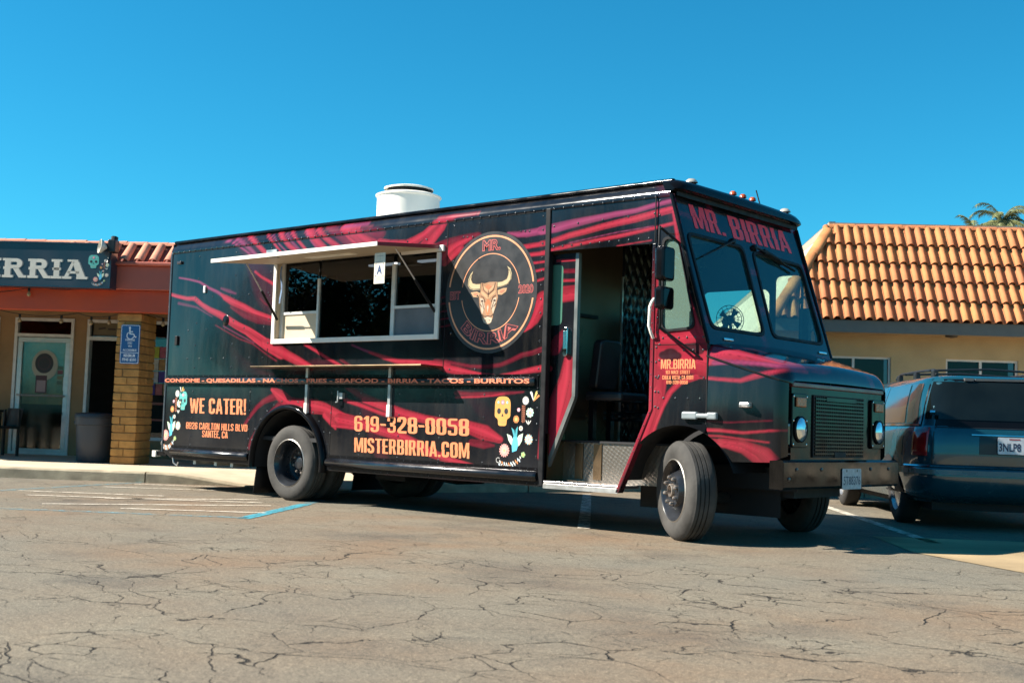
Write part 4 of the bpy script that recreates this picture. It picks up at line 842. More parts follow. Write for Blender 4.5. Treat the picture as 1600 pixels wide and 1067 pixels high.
palm('palm_tree', 'bushy green palm top showing above the roof ridge', 13.45, 22, 6.65, 30, .85, 1.9, 5, (.15,.16,.06), 3)
palm('palm_tree', 'thin wispy palm crown above the roof at the right', 14.85, 24, 7.35, 22, 1.1, 2.4, 4, (.14,.14,.07), 5)
palm('palm_tree', 'low palm fronds just over the ridge at the right edge', 16.0, 23, 6.5, 18, 1.0, 2.0, 4, (.14,.15,.06), 8)
# ------------------------------------------------------------------ food truck
BLK = (.0065,.0072,.0095); INK = {'R': (.30,.021,.038), 'D': (.125,.010,.021), 'P': (.22,.034,.088), 'B': (.012,.012,.016)}
ORG = (.70,.215,.088); RED = (.85,.040,.052)
def wob(x, z, k=1.):
    return (.016*k*np.sin(3.1*x+5.3*z+.7)+.007*k*np.sin(7.7*x-6.1*z+1.9), .012*k*np.sin(2.7*x-4.1*z+.3)+.006*k*np.sin(6.3*x+8*z+4.))
def wrapcol(streaks, X, Z, k=1., soft=.011):
    dx, dz = wob(X, Z, k*.35); X0, Z0 = X, Z; X = X+dx; Z = Z+dz; n = len(X)
    sw_ = np.sin(1.9*X+3.7*Z+1.2*np.sin(2.3*X-1.1*Z))+.5*np.sin(5.1*X-4.3*Z)
    c = np.array(BLK)[None]*(1.0+.35*sw_[:, None]); c = np.clip(c, .003, 1)
    fl = np.sin(2.2*X+6.1*Z+1.7*np.sin(1.3*X-2.2*Z)+.8*np.sin(4.1*X+1.9*Z)); fm = np.clip((fl-.72)/.22, 0, 1)[:, None]*.30*np.clip(np.sin(1.1*X-.7+Z)+.4, 0, 1)[:, None]; c = c*(1-fm)+np.array((.085,.008,.020))[None]*fm
    for key, al, pts in streaks:
        P = np.array(pts).reshape(-1, 3); wmax = P[:, 2].max()
        sel = np.nonzero((X > P[:, 0].min()-wmax*1.6) & (X < P[:, 0].max()+wmax*1.6) & (Z > P[:, 1].min()-wmax) & (Z < P[:, 1].max()+wmax))[0]
        if not len(sel): continue
        x, z = X[sel]*.65, Z[sel]; best = np.full(len(sel), 1e9); bw = np.zeros(len(sel)); sgn = np.zeros(len(sel)); al_t = np.zeros(len(sel))
        for i in range(len(P)-1):
            ax, az, aw = P[i]; bx, bz, bwd = P[i+1]; ax *= .65; bx *= .65; ex, ez = bx-ax, bz-az; L = ex*ex+ez*ez+1e-12
            tr = ((x-ax)*ex+(z-az)*ez)/L; t = np.clip(tr, 0, 1); w = np.maximum(.004, (aw+(bwd-aw)*t)/2)
            d = np.hypot(x-ax-t*ex, z-az-t*ez)/w; k_ = d < best; best[k_] = d[k_]; bw_ = w; bw[k_] = w[k_]; sgn[k_] = (np.sign((x-ax)*ez-(z-az)*ex)*d)[k_]; al_t[k_] = (i+t)[k_]
        m = np.clip((1.-best)*bw/np.maximum(soft, .26*bw)+.5, 0, 1); m = m*m*(3-2*m)*al
        vein = .84+.20*np.sin(sgn*3.6+al_t*.45+.8*np.sin(al_t*.7))+.07*np.sin(sgn*11+al_t*.5)
        col = np.array(INK[key])[None]*np.clip(vein, .35, 1.15)[:, None]
        dk = (np.clip(1-np.abs(np.sin(sgn*2.6+.5*np.sin(al_t*.9)+len(pts)))/.12, 0, 1)*.45)[:, None]*(key in 'RD')
        col = col*(1-dk)
        c[sel] = c[sel]*(1-m[:, None])+col*m[:, None]
    return c
def sidecol(a): return wrapcol(SIDE_STREAKS, a[:, 0], a[:, 2])
HOOD_STREAKS = [(k, al, [q*(1.45 if i % 3 == 2 and j < 3 else 1) for i, q in enumerate(p)]) for j, (k, al, p) in enumerate(HOOD_STREAKS)]
def hoodcol(a): return wrapcol(HOOD_STREAKS, a[:, 0]+0*a[:, 1], a[:, 2], .6)
def blackcol(a):
    s_ = np.sin(2.1*a[:, 1]*3+5*a[:, 2]+a[:, 0]); c = np.array(BLK)[None]*(1.1+.3*s_[:, None])
    m = np.clip((np.sin(4.2*a[:, 1]-9*a[:, 2]+2*np.sin(3*a[:, 1]+6*a[:, 2]))-.86)/.1, 0, 1)[:, None]; return np.clip(c, .004, 1)*(1-m*.7)+np.array((.11,.010,.030))[None]*m*.7
mWrap = M('printed vinyl wrap', (0,0,0), .11, attr='wrap', var=.05, rvar=.04, scale=2.5, coat=.0, spec=.45, bump=.075, bscale=3.2, dust=.045)
mGloss = M('gloss black paint', (.005,.005,.006), .14, var=.3, scale=6, coat=.0, spec=.14, bump=.02, bscale=12)
mMatte = M('black chassis', (.010,.010,.011), .75, var=.4, scale=9)
mRub = M('black rubber trim', (.008,.008,.009), .55, var=.2, scale=14, spec=.2)
mStain = M('stainless sheet', (.20,.135,.080), .33, metal=1., var=.10, scale=3, rvar=.08, bump=.03, bscale=10)
mChrome = M('bright chrome', (.75,.75,.74), .12, metal=1., var=.05)
mCream = M('cream painted board', (.52,.425,.30), .55, var=.06, scale=4)
mWhite = M('white painted metal', (.74,.70,.63), .45, var=.07, scale=5)
mRivet = M('rivet head', (.035,.037,.042), .25, metal=.3, var=.2, coat=.4)
W = 2.08; XR = -2.31; XD = 3.41
truck = thing('food_truck', 'black and crimson marbled food truck parked across the lot with its awning open', 'food truck', (1.6, 1.04, 0))
def side_panel(outline, holes, h, y, name, parent, colfn=sidecol, mat=None, fn=None):
    v, f = panel(outline, holes, h); mb = MB(); mb.add([(x, y, z) if fn is None else fn(x, z) for x, z in v], f); return mb.build(name, mat or mWrap, parent, smooth=-1, colfn=colfn)
WIN = (-.300, 2.10, 1.690, 2.515)
up_ = side_panel([(XR,1.24),(XD,1.24),(XD,2.765),(XR,2.765)], [[(WIN[0],WIN[2]),(WIN[1],WIN[2]),(WIN[1],WIN[3]),(WIN[0],WIN[3])]], .008, 0., 'upper_side_panel', truck)
def arcpts(cx, cz, r, a0, a1, n=28): return [(cx+r*cos(radians(a0+(a1-a0)*k/n)), cz+r*sin(radians(a0+(a1-a0)*k/n))) for k in range(n+1)]
AR = (0.0, .385, .565)
low = [(XR,1.24),(XR,.43),(-2.1,.345)]+arcpts(*AR, 184, -4)+[(3.43,.345),(XD,1.24)]
lo_ = side_panel(low, [], .008, 0., 'lower_side_panel', truck)
hd_ = side_panel([(XD+.055,2.38),(4.55,2.372),(4.55,2.765),(XD+.055,2.765)], [], .007, 0., 'door_header_panel', truck)
FA = (4.83, .372, .535)
qw = rpoly([(4.655,2.405),(4.785,2.385),(4.955,1.685),(4.655,1.665)], .07)
fa = arcpts(*FA, 171, 21)
qp = [(4.55,2.765),(4.735,2.765),(5.086,1.577),(5.086,.905)]+[p for p in reversed(fa) if p[0] < 5.075]+[(4.27,.34),(4.236,.34),(4.545,1.024)]
qp_ = side_panel(qp, [qw], .007, 0., 'cab_quarter_panel', truck)
# upper skin of the cove and gutter
pf = [(-.006,2.742),(-.010,2.766),(-.003,2.790),(.012,2.822),(.034,2.850),(.062,2.868)]
xs = np.linspace(XR, 4.70, 470); mb = MB(); mb.grid([[(x, y, z) for y, z in pf] for x in xs]); cove = mb.build('roof_cove', mWrap, truck, smooth=70, colfn=lambda a: sidecol(np.stack([a[:, 0], a[:, 1], a[:, 2]+.3*a[:, 1]], 1)))
mb = MB(); mb.grid([[(x, y, z) for y, z in ((.050,2.862),(.030,2.868),(.026,2.884),(.036,2.898),(.06,2.902),(.10,2.892))] for x in (XR-.005, 4.69)]); mb.build('rain_gutter', mGloss, truck, smooth=50)
mb = MB(); mb.grid([[(x, y, 2.892+.035*(1-((y-1.04)/.94)**2)) for y in np.linspace(.1, 1.98, 9)] for x in (XR, 4.66)]); mb.build('roof', M('white roof sheet', (.6,.6,.58), .5), truck, smooth=60)
mb = MB(); mb.grid([[(x, W-y, z) for y, z in pf+[(.1,2.892)]] for x in (XR, 4.66)]); mb.build('far_roof_cove', mGloss, truck, smooth=60)
# far side with the driver's door window and quarter window, rear wall, floor
fw1 = rrect(3.72,4.45,1.42,2.225,.07); fw2 = rpoly([(4.52,2.34),(4.78,2.34),(4.94,1.70),(4.52,1.66)], .06)
v, f = panel([(XR,.35),(4.27,.35),(4.545,1.0),(5.086,1.0),(5.086,1.577),(4.735,2.765),(XR,2.765)], [fw1, fw2], .03); mb = MB(); mb.add([(x, W, z) for x, z in v], f); far = mb.build('far_side_wall', mGloss, truck)
for q in (fw1, fw2): MB().add([(x, W, z) for x, z in q], [tuple(range(len(q)))]).build('pane', GLASS('driver door glass', (.78,.86,.80)), far)
mb = MB(); ringstrip(mb, [(4.74+.09*cos(t*pi/8), 2.02+.2*sin(t*pi/8)) for t in range(16)], [(4.74+.10*cos(t*pi/8), 2.02+.21*sin(t*pi/8)) for t in range(16)], lambda a, b: (a, W+.22, b)); mb.box(4.67,4.69,W+.2,W+.22,1.5,2.5); mb.box(4.66,4.76,W+.19,W+.25,1.72,2.05); mb.build('far_mirror', mRub, truck)
MB().box(XR-.004, XR+.02, .012, W-.012, .40, 2.86).build('rear_wall', mGloss, truck)
MB().box(XR+.02, 3.4, .05, W-.03, .62, .66).build('kitchen_floor', mMatte, truck)
mb = MB(); mb.add([(XR+.03,.06,2.70),(4.6,.06,2.70),(4.6,W-.06,2.70),(XR+.03,W-.06,2.70)], [(0,1,2,3)]); mb.build('ceiling_lining', M('grey ceiling lining', (.16,.16,.165), .7), truck)
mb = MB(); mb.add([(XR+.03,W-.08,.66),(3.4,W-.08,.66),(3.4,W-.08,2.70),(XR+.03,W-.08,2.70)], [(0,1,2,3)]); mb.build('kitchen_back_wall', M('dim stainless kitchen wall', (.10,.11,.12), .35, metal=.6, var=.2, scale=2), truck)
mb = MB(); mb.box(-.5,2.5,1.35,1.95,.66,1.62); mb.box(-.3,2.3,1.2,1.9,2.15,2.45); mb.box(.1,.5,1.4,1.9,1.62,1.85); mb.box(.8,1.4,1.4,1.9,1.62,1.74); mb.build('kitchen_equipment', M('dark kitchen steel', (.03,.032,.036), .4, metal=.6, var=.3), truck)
for x in (.62, 1.35): MB().box(x, x+.42, .46, .52, 2.475, 2.495).build('ceiling_light', M('lit tube', (1,.98,.92), .4, emit=.6), truck)
# inner jambs: side wall thickness around opening
mb = MB(); x0, x1, z0, z1 = WIN
for a in ((x0-.02,x0+.005,.001,.10,z0,z1), (x1-.005,x1+.02,.001,.10,z0,z1), (x0-.02,x1+.02,.001,.10,z1-.004,z1+.02), (x0-.02,x1+.02,.001,.10,z0-.02,z0+.004)): mb.box(*a)
sw_ = mb.build('service_window', mCream, truck)
mb = MB(); o, i_ = .048, .0; 
for a in ((x0-o,x0+.002,z0-o,z1+.01), (x1-.002,x1+o,z0-o,z1-.05), (x0+.002,x1-.002,z0-o,z0+.002)): mb.box(a[0],a[1],-.022,-.001,a[2],a[3])
mb.build('outer_frame', mWhite, sw_, bevel=.004)
mb = MB(); mb.box(1.62, 2.19, -.030, -.002, 2.47, 2.528); mb.build('hinge_bar', mWhite, sw_, bevel=.003)
for a in ((x0+.005,x0+.05,z0,z1), (.305,.335,z0,2.32), (1.425,1.475,z0,2.40), (x1-.05,x1-.005,z0,z1)): MB().box(a[0],a[1],.045,.075,a[2],a[3]).build('mullion', mAluW, sw_, bevel=.003)
for a, b, z_ in ((x0+.05,.305,1.955), (1.475,x1-.05,1.958)): MB().box(a, b, .047, .073, z_, z_+.028).build('transom_bar', mAluW, sw_)
MB().box(x0+.05,.305,.060,.064,z0+.005,1.955).build('screen', mCream, sw_); MB().box(1.475,x1-.05,.060,.064,z0+.005,1.958).build('screen', M('grey insect screen', (.11,.12,.135), .6, var=.2), sw_)
gServ = GLASS('service window glass', (.34,.38,.42), 1.55, wav=.05)
for a, b, c_, e_ in ((x0+.05,.305,1.983,z1), (.335,1.425,z0,z1), (1.475,x1-.05,1.986,z1)): MB().box(a, b, .066, .070, c_, e_).build('pane', gServ, sw_)
# awning hatch
def aw(x, t, n): return (x, -.808*t-.006, 2.500-.078*t+n)
aX0, aX1 = -.345, 2.125
mb = MB(); g_ = [[aw(x, t, .0) for t in (0,.5,1)] for x in np.linspace(aX0, aX1, 5)]; mb.grid(g_); awn = mb.build('awning', mCream, truck)
v, f = panel([(aX0,0),(aX1,0),(aX1,.808),(aX0,.808)], [], .02); mb = MB(); mb.add([aw(x, t/.808, .032) for x, t in v], f)
mb.build('awning_skin', mWrap, awn, colfn=lambda a: wrapcol(SIDE_STREAKS, a[:, 0], 2.5+a[:, 1]))
mb = MB(); mb.obox(aw((aX0+aX1)/2, 1, .016), ((aX1-aX0)/2+.012,0,0), (0,.006,0), (0,0,.0185)); mb.build('front_lip', mWhite, awn)
for x in (aX0-.006, aX1+.006): MB().bar(aw(x,0,.016), aw(x,1,.016), .012, .034).build('side_lip', M('maroon hatch edge', (.20,.035,.045), .35) if x > 0 else mWhite, awn)
mb = MB(); mb.obox(aw(.98,.45,-.004), (.34,0,0), (0,.05,0), (0,0,.005)); mb.build('awning_light', M('white light panel', (.9,.84,.7), .4), awn)
mb = MB(); mb.obox(aw(.62,.98,.05), (.08,0,0), (0,.012,0), (0,0,.014)); mb.build('hatch_latch', mAlu, awn)
mb = MB(); mb.obox(aw(.55,.9,-.008), (.08,0,0), (0,.012,0), (0,0,.008)); mb.build('hatch_hook', mAlu, awn)
for xa, xb in ((-.20,-.262), (2.03,2.095)):
    p, q = Vector(aw(xa,.60,-.01)), Vector((xb,-.012,1.90)); m_ = p.lerp(q, .48); s_ = MB().tube([p, m_], .007, 8).build('gas_strut', mAlu, awn); MB().tube([m_, q], .014, 10).build('strut_cylinder', mRub, s_)
mb = MB(); mb.grid([[(-.215+.012*k, -.03-.01*sin(j), 2.47-.05*j) for k in (0,1,2)] for j in range(9)]); mb.build('pull_strap', M('blue webbing strap', (.10,.16,.26), .8, var=.4, scale=30), awn)
# serving shelf
sh = MB().box(-.335, 2.21, -.285, -.002, 1.374, 1.392).build('serving_shelf', mStain, truck, bevel=.004)
for x in (.29, 1.53):
    MB().box(x-.018, x+.018, -.030, -.002, .93, 1.374).build('shelf_post', mAlu, sh)
    MB().box(x-.022, x+.022, -.036, -.004, .905, 1.02).build('shelf_bracket', mWhite, sh)
mb = MB(); mb.box(.80,.86,-.035,-.001,1.07,1.13); mb.bar((.80,-.04,1.15),(.80,-.04,1.04),.012,.012); mb.bar((.80,-.04,1.04),(.77,-.04,1.035),.012,.012); mb.build('padlock_hasp', mAlu, truck)
# belt rail, rub rails, arch trim
def rail(x0, x1, zc, hh, dp, name, flange=.055, parent=truck, flat=True):
    mb = MB(); mb.box(x0-.03, x1+.03, -.008, .0, zc-hh-flange, zc+hh+flange); r = mb.build(name, mGloss, parent)
    pr = [(-.008,-1),(-.008-dp*.6,-.93),(-.008-dp*.92,-.7),(-.008-dp,-.35),(-.008-dp,.35),(-.008-dp*.92,.7),(-.008-dp*.6,.93),(-.008,1)] if flat else [(-.008-dp*cos(radians(a)), sin(radians(a))) for a in np.linspace(-90,90,8)]
    mb = MB(); xs_ = [x0, x0+.02, x1-.02, x1]; sc = [.5, 1, 1, .5]; mb.grid([[(x, -.008+(y+.008)*s_, zc+hh*q*(.85 if s_ < 1 else 1)) for y, q in pr] for x, s_ in zip(xs_, sc)])
    for k, rv in ((0, 1), (3, -1)): mb.add([(xs_[k], -.008+(y+.008)*.5, zc+hh*q*.85) for y, q in pr], [tuple(range(8))[::rv]])
    mb.build('rail_bead', M('shiny black bead', (.008,.008,.010), .22, var=.2, coat=.2), r, smooth=60); return r
br = rail(XR+.03, XD-.06, 1.247, .037, .034, 'belt_rail', .028)
d = Dec((0,0,0), (1,0,0), (0,0,1), (0,-1,0), .0435, .001)
d.text('CONSOME - QUESADILLAS - NACHOS - FRIES - SEAFOOD - BIRRIA - TACOS - BURRITOS', -2.26, 3.31, 1.222, 1.272, (.80,.20,.10), 0, .03)
d.build('belt_lettering', br)
rail(-2.09, -.66, .430, .044, .052, 'rub_rail', .030, flat=False); rail(.64, 3.40, .430, .044, .052, 'rub_rail', .030, flat=False)
A = [radians(186-192*k/40) for k in range(41)]; mb = MB()
prf = [(.556,.004),(.556,-.030),(.566,-.050),(.585,-.056),(.604,-.046),(.618,-.022),(.622,.0)]
mb.grid([[(AR[0]+r*cos(t), y, AR[1]+r*sin(t)) for r, y in prf] for t in A]); mb.build('wheel_arch_trim', mGloss, truck, smooth=60)
mb = MB(); mb.grid([[(AR[0]+.556*cos(t), y, AR[1]+.556*sin(t)) for y in (0,.62)] for t in A]); mb.build('rear_wheel_housing', mMatte, truck, smooth=60)
A = [radians(172-152*k/30) for k in range(31)]; mb = MB(); mb.grid([[(FA[0]+FA[2]*cos(t), y, FA[1]+FA[2]*sin(t)) for y in (0,.018,.6)] for t in A]); mb.build('front_wheel_housing', mMatte, truck, smooth=60)
mb = MB(); mb.add([(4.05,.62,.2),(5.4,.62,.2),(5.4,.62,1.0),(4.05,.62,1.0)], [(0,1,2,3)]); mb.build('inner_splash_panel', mMatte, truck)
# corner posts and door posts
MB().box(XR-.010, XR+.022, -.010, .02, .42, 2.76).build('rear_corner_post', M('worn dark edge trim', (.05,.06,.07), .35, metal=.4), truck, bevel=.006)
MB().box(XD, XD+.055, -.012, .05, .345, 2.762).build('door_post', mRub, truck, bevel=.008)
mb = MB(); pl = [(4.545,2.37),(4.575,2.37),(4.575,1.03),(4.268,.34),(4.232,.34),(4.545,1.02)]; mb.prism(pl, lambda a, b, dd: (a, dd, b), -.010, .06); mb.build('cab_door_pillar', mWrap, truck, colfn=sidecol, bevel=.004)
mb = MB(); mb.tube([(4.572,-.014,2.38),(4.572,-.016,2.76)], .006, 6); mb.build('panel_seam', mRub, truck)
# rivets, seams
rv = MB()
def rivet(x, z, y=0., r=.0105, ny=-1):
    k = 6; vs = [(x+r*cos(2*pi*i/k), y, z+r*sin(2*pi*i/k)) for i in range(k)]+[(x+r*.6*cos(2*pi*i/k), y+ny*r*.5, z+r*.6*sin(2*pi*i/k)) for i in range(k)]+[(x, y+ny*r*.62, z)]
    rv.add(vs, [(i, (i+1) % k, k+(i+1) % k, k+i) for i in range(k)]+[(k+i, k+(i+1) % k, 2*k) for i in range(k)])
def rrow(x0, x1, z0, z1, st, y=0., r=.0105):
    L = math.hypot(x1-x0, z1-z0); n = max(1, int(L/st))
    for i in range(n+1): t = i/n; rivet(x0+(x1-x0)*t, z0+(z1-z0)*t, y, r)
rrow(XR+.05, 3.38, 2.753, 2.753, .105, -.009); rrow(3.5, 4.56, 2.753, 2.753, .105, -.009); rrow(XR+.05, 3.38, 1.302, 1.302, .10, -.008, .006); rrow(XR+.05, 3.38, 1.192, 1.192, .10, -.008, .006)
for x in (XR+.008,): rrow(x, x, .46, 2.72, .075, -.010, .006)
for x in (3.375,): rrow(x, x, .46, 1.16, .12); rrow(x, x, 1.36, 2.70, .12)
for x in (-1.75, -1.05, -.42): rrow(x, x, 1.40, 2.68, .23)
for x in (2.30, 2.62): rrow(x, x, 1.36, 2.70, .32)
rrow(-.42, 2.2, 2.60, 2.60, .26); rrow(-1.9, -.5, 1.50, 1.50, .22); rrow(-1.9, -.5, 1.83, 1.83, .33); rrow(-1.8, -.45, 2.2, 2.2, .31)
for x in (.25,.33,.38,1.32,1.37,1.42,2.42,2.47,2.54,3.12,3.17,3.22): rivet(x, 2.585+.01*sin(x*9))
for x in (-1.75,-.68): rrow(x, x, .52, 1.13, .1)
for x in (.66, 1.1, 1.65, 2.2, 2.75): rrow(x, x, .52, 1.13, .2)
for k in range(15): t = radians(8+164*k/14); rivet(.66*cos(t), AR[1]+.66*sin(t)) if True else None
rrow(-2.07, -.68, .492, .492, .09, -.008, .005); rrow(.66, 3.38, .492, .492, .09, -.008, .005); rrow(-2.0, -.72, .367, .367, .09, -.008, .005); rrow(.70, 3.38, .367, .367, .09, -.008, .005)
rrow(3.5, 4.5, 2.42, 2.42, .1); rrow(3.5, 4.55, 2.60, 2.62, .26); rrow(4.60, 4.60, 1.05, 2.72, .115); rrow(4.56, 4.56, 1.1, 2.34, .1, -.010, .006); rrow(4.55, 4.26, 1.0, .37, .1, -.010, .006)
rrow(4.66, 5.04, 1.60, 1.60, .07); rrow(4.62, 5.05, 1.28, 1.28, .16); rrow(4.63, 4.63, 1.04, 1.55, .12); rrow(4.68, 5.02, 1.12, 1.12, .09); rrow(4.86, 5.04, 1.50, 1.50, .06)
rv.build('rivets', mRivet, truck, smooth=50, kind='stuff')
sm = MB()
for x in (-.42, 2.215): sm.box(x-.0025, x+.0025, -.003, .0, 1.33, 1.6); 
sm.box(XR+.02, 3.40, -.0045, -.001, 2.736, 2.741); sm.box(-.42,-.415,-.003,0,2.55,2.74); sm.box(2.215,2.22,-.003,0,1.33,2.74); sm.box(-.69,-.686,-.003,0,.36,1.16); sm.box(.66,.664,-.003,0,.36,1.16); sm.box(4.575,5.085,-.003,0,1.545,1.549); sm.box(5.078,5.086,-.006,.03,.92,1.575)
sm.build('panel_seams', mRub, truck)
# small fittings on the side
MB().box(-2.17,-2.09,-.025,0,2.61,2.645).build('side_marker', M('dim amber lens', (.05,.03,.025), .2), truck, bevel=.008)
MB().box(-1.625,-1.59,-.02,0,2.25,2.33).build('vent_plate', mWhite, truck, bevel=.005)
MB().box(-2.14,-2.09,-.022,0,1.66,1.77).build('door_catch', mRub, truck, bevel=.006)
mb = MB(); mb.lathe([(0,.004),(.055,.004),(.062,0)], (-1.19,0,1.921), (0,-1,0), 24); mb.build('filler_cap', mGloss, truck, smooth=40)
# cab quarter window
mb = MB(); outer = [(4.80+(x-4.80)*1.13, 2.03+(z-2.03)*1.055) for x, z in qw]
n_ = len(qw); mb.add([(x,-.012,z) for x, z in qw]+[(x,-.012,z) for x, z in outer]+[(x,.02,z) for x, z in qw]+[(x,.0,z) for x, z in outer], [(i,(i+1)%n_,n_+(i+1)%n_,n_+i) for i in range(n_)]+[(i,2*n_+i,2*n_+(i+1)%n_,(i+1)%n_) for i in range(n_)]+[(n_+i,n_+(i+1)%n_,3*n_+(i+1)%n_,3*n_+i) for i in range(n_)])
qwf = mb.build('quarter_window', mRub, truck, smooth=40)
MB().add([(x,.006,z) for x, z in qw], [tuple(range(n_))]).build('pane', GLASS('green cab glass', (.46,.66,.58), haze=(.30,.40,(.30,.47,.38))), qwf)
# sliding door, standing open behind the side
SDy = .065
sd = [(2.65,2.36),(3.70,2.36),(3.70,1.12),(3.42,.48),(3.38,.40),(2.65,.40)]; sg = rpoly([(3.05,2.27),(3.565,2.27),(3.565,1.74),(3.05,1.74)], .05)
sdo = side_panel(sd, [sg], .008, SDy, 'sliding_door', truck)
MB().add([(x, SDy+.004, z) for x, z in sg], [tuple(range(len(sg)))]).build('pane', GLASS('green door glass', (.20,.42,.33), haze=(.45,.4,(.14,.36,.26))), sdo)
mb = MB(); mb.box(3.70,3.735,SDy-.004,SDy+.035,1.12,2.36); mb.bar((3.716,SDy+.015,1.12),(3.425,SDy+.015,.47),.036,.04,(0,1,0)); mb.build('door_edge', M('dull door edge metal', (.16,.17,.16), .4, metal=.5), sdo)
mb = MB(); mb.prism(rrect(3.605,3.655,1.47,1.72,.02), lambda a, b, dd: (a, dd, b), SDy-.030, SDy-.001)
for k in range(3): mb.box(3.612+.014*k, 3.619+.014*k, SDy-.036, SDy-.03, 1.53, 1.69)
mb.build('door_handle', mChrome, sdo, bevel=.004)
# cab interior: partition, quilted panel, step well, jump seat
XP = 3.38
MB().box(XP-.02, XP, .09, 1.19, .70, 2.70).build('partition', M('steel wall with painted reflection', (.10,.062,.035), .35, metal=.55, var=.25, scale=1.4, spec=.25), truck)  # brown of the ground mirrored in the steel is put into its colour
mb = MB(); mb.box(XP,XP+.012,1.185,1.205,.7,2.3); mb.build('partition_edge', mAlu, truck)
ys = np.linspace(1.205, W-.03, 70); zs = np.linspace(.70, 2.70, 150); mb = MB()
def quilt(y, z): 
    a = (y*1.0+z*.62)/.125; b = (y*1.0-z*.62)/.125; fa_ = abs((a % 1)-.5)*2; fb = abs((b % 1)-.5)*2; return .024*((1-fa_**4)*(1-fb**4))**.6
mb.grid([[(XP+quilt(y, z), y, z) for z in zs] for y in ys]); mb.build('quilted_panel', M('black quilted vinyl', (.014,.013,.013), .32, var=.2, coat=.3), truck, smooth=50)
mb = MB(); mb.box(3.75,4.6,1.2,1.55,1.62,1.66)
mStep = bpy.data.materials.new('diamond plate'); mStep.use_nodes = True
def diamond(m):
    nt = m.node_tree; n = nt.nodes; p = n['Principled BSDF']; p.inputs['Base Color'].default_value = (.22,.195,.165,1); p.inputs['Metallic'].default_value = .9; p.inputs['Roughness'].default_value = .38
    tc = n.new('ShaderNodeTexCoord'); mp = n.new('ShaderNodeMapping'); mp.inputs['Rotation'].default_value = (radians(45),radians(45),radians(45)); mp.inputs['Scale'].default_value = (34,34,34)
    ck = n.new('ShaderNodeTexVoronoi'); ck.inputs['Scale'].default_value = 1; ck.inputs['Randomness'].default_value = 0; b = n.new('ShaderNodeBump'); b.inputs['Strength'].default_value = .8; b.inputs['Distance'].default_value = .004; b.invert = True
    lnk(nt, tc.outputs['Object'], mp.inputs[0]); lnk(nt, mp.outputs[0], ck.inputs['Vector']); lnk(nt, ck.outputs['Distance'], b.inputs['Height']); lnk(nt, b.outputs[0], p.inputs['Normal'])
diamond(mStep)
st = MB().box(3.46, 4.58, .27, .285, .40, .735).build('step_riser', mStep, truck)
MB().box(3.40, 4.9, .255, W-.05, .735, .752).build('cab_floor', mMatte, truck)
MB().box(3.47, 4.27, -.006, .28, .372, .398).build('step_tread', M('worn tread plate', (.42,.40,.40), .33, metal=.85, var=.15, bump=.2, bscale=90), truck, bevel=.004)
MB().box(3.47, 4.26, -.010, -.001, .335, .372).build('step_lip', mAlu, truck)
MB().box(3.455,3.465,.01,.28,.39,.8).build('step_side', mStain, truck)
for k in range(6): MB().box(3.55+k*.11,3.61+k*.11,.02,.05,.398,.4005).build('tread_slot', mMatte, truck)
for x in (3.60, 3.80): MB().box(x, x+.085, .262, .269, .42, .725).build('seat_base_plate', mStain, st)
seat = MB(); seat.prism(rrect(.38,.68,1.20,1.64,.05), lambda a, b, dd: (3.62+.12*(b-1.18)+dd, a, b), 0, .10); jseat = seat.build('jump_seat', M('black seat vinyl', (.012,.012,.014), .4, var=.2), truck, bevel=.02)
mb = MB(); mb.box(3.62,4.02,.34,.72,1.10,1.18); mb.build('seat_cushion', M('black seat vinyl', (.012,.012,.014), .4), jseat, bevel=.025)
for y in (.36,.62): MB().box(3.66,3.71,y,y+.05,.75,1.12).build('seat_post', mGloss, jseat)
mb = MB(); mb.tube([(3.5,.8,1.0),(4.05,.85,1.0)], .018, 8); mb.tube([(3.5,.8,.95),(4.05,.85,.95)], .018, 8); mb.build('seat_rail', mChrome, jseat)
MB().box(3.385,3.42,.45,.78,1.86,1.89).build('partition_handle', mRub, truck)
# driver seat, dash, steering wheel, fan
mb = MB(); mb.prism(rrect(1.30,1.78,1.15,1.95,.1), lambda a, b, dd: (3.72-.12*(b-1.15)+dd, a, b), 0, .12); mb.box(3.7,4.2,1.3,1.78,1.05,1.18); mb.build('driver_seat', M('black seat vinyl', (.012,.012,.014), .4), truck, bevel=.03)
mb = MB(); mb.box(4.72,5.04,.06,W-.06,1.25,1.60); mb.prism([(.95,1.60),(1.35,1.60),(1.30,1.70),(1.02,1.72)], lambda a, b, dd: (dd, a, b), 4.75, 4.95); mb.build('dashboard', M('teal-black dash plastic', (.018,.022,.024), .55, var=.2), truck, bevel=.02)
cw = Vector((4.55,1.52,1.66)); axw = Vector((-.45,0,.89)); mb = MB(); a_ = axw.orthogonal().normalized(); b_ = axw.cross(a_)
mb.tube([cw+.22*(a_*cos(t*pi/12)+b_*sin(t*pi/12)) for t in range(25)], .014, 8); 
for t in (0, 2*pi/3, 4*pi/3): mb.bar(cw, cw+.22*(a_*cos(t)+b_*sin(t)), .03, .012, axw)
mb.tube([cw, cw-axw*.4], .03, 8); mb.build('steering_wheel', mRub, truck, smooth=50)
fc = Vector((4.88,.66,1.80)); fx = Vector((.75,-.62,.1)).normalized(); a_ = fx.orthogonal().normalized(); b_ = fx.cross(a_); mb = MB()
for r in (.03,.06,.09,.12): mb.tube([fc+fx*(.03 if r < .1 else 0)+r*(a_*cos(t*pi/10)+b_*sin(t*pi/10)) for t in range(21)], .003, 4)
for t in range(16): e_ = a_*cos(t*pi/8)+b_*sin(t*pi/8); mb.tube([fc+fx*.035+e_*.02, fc+e_*.12], .002, 4)
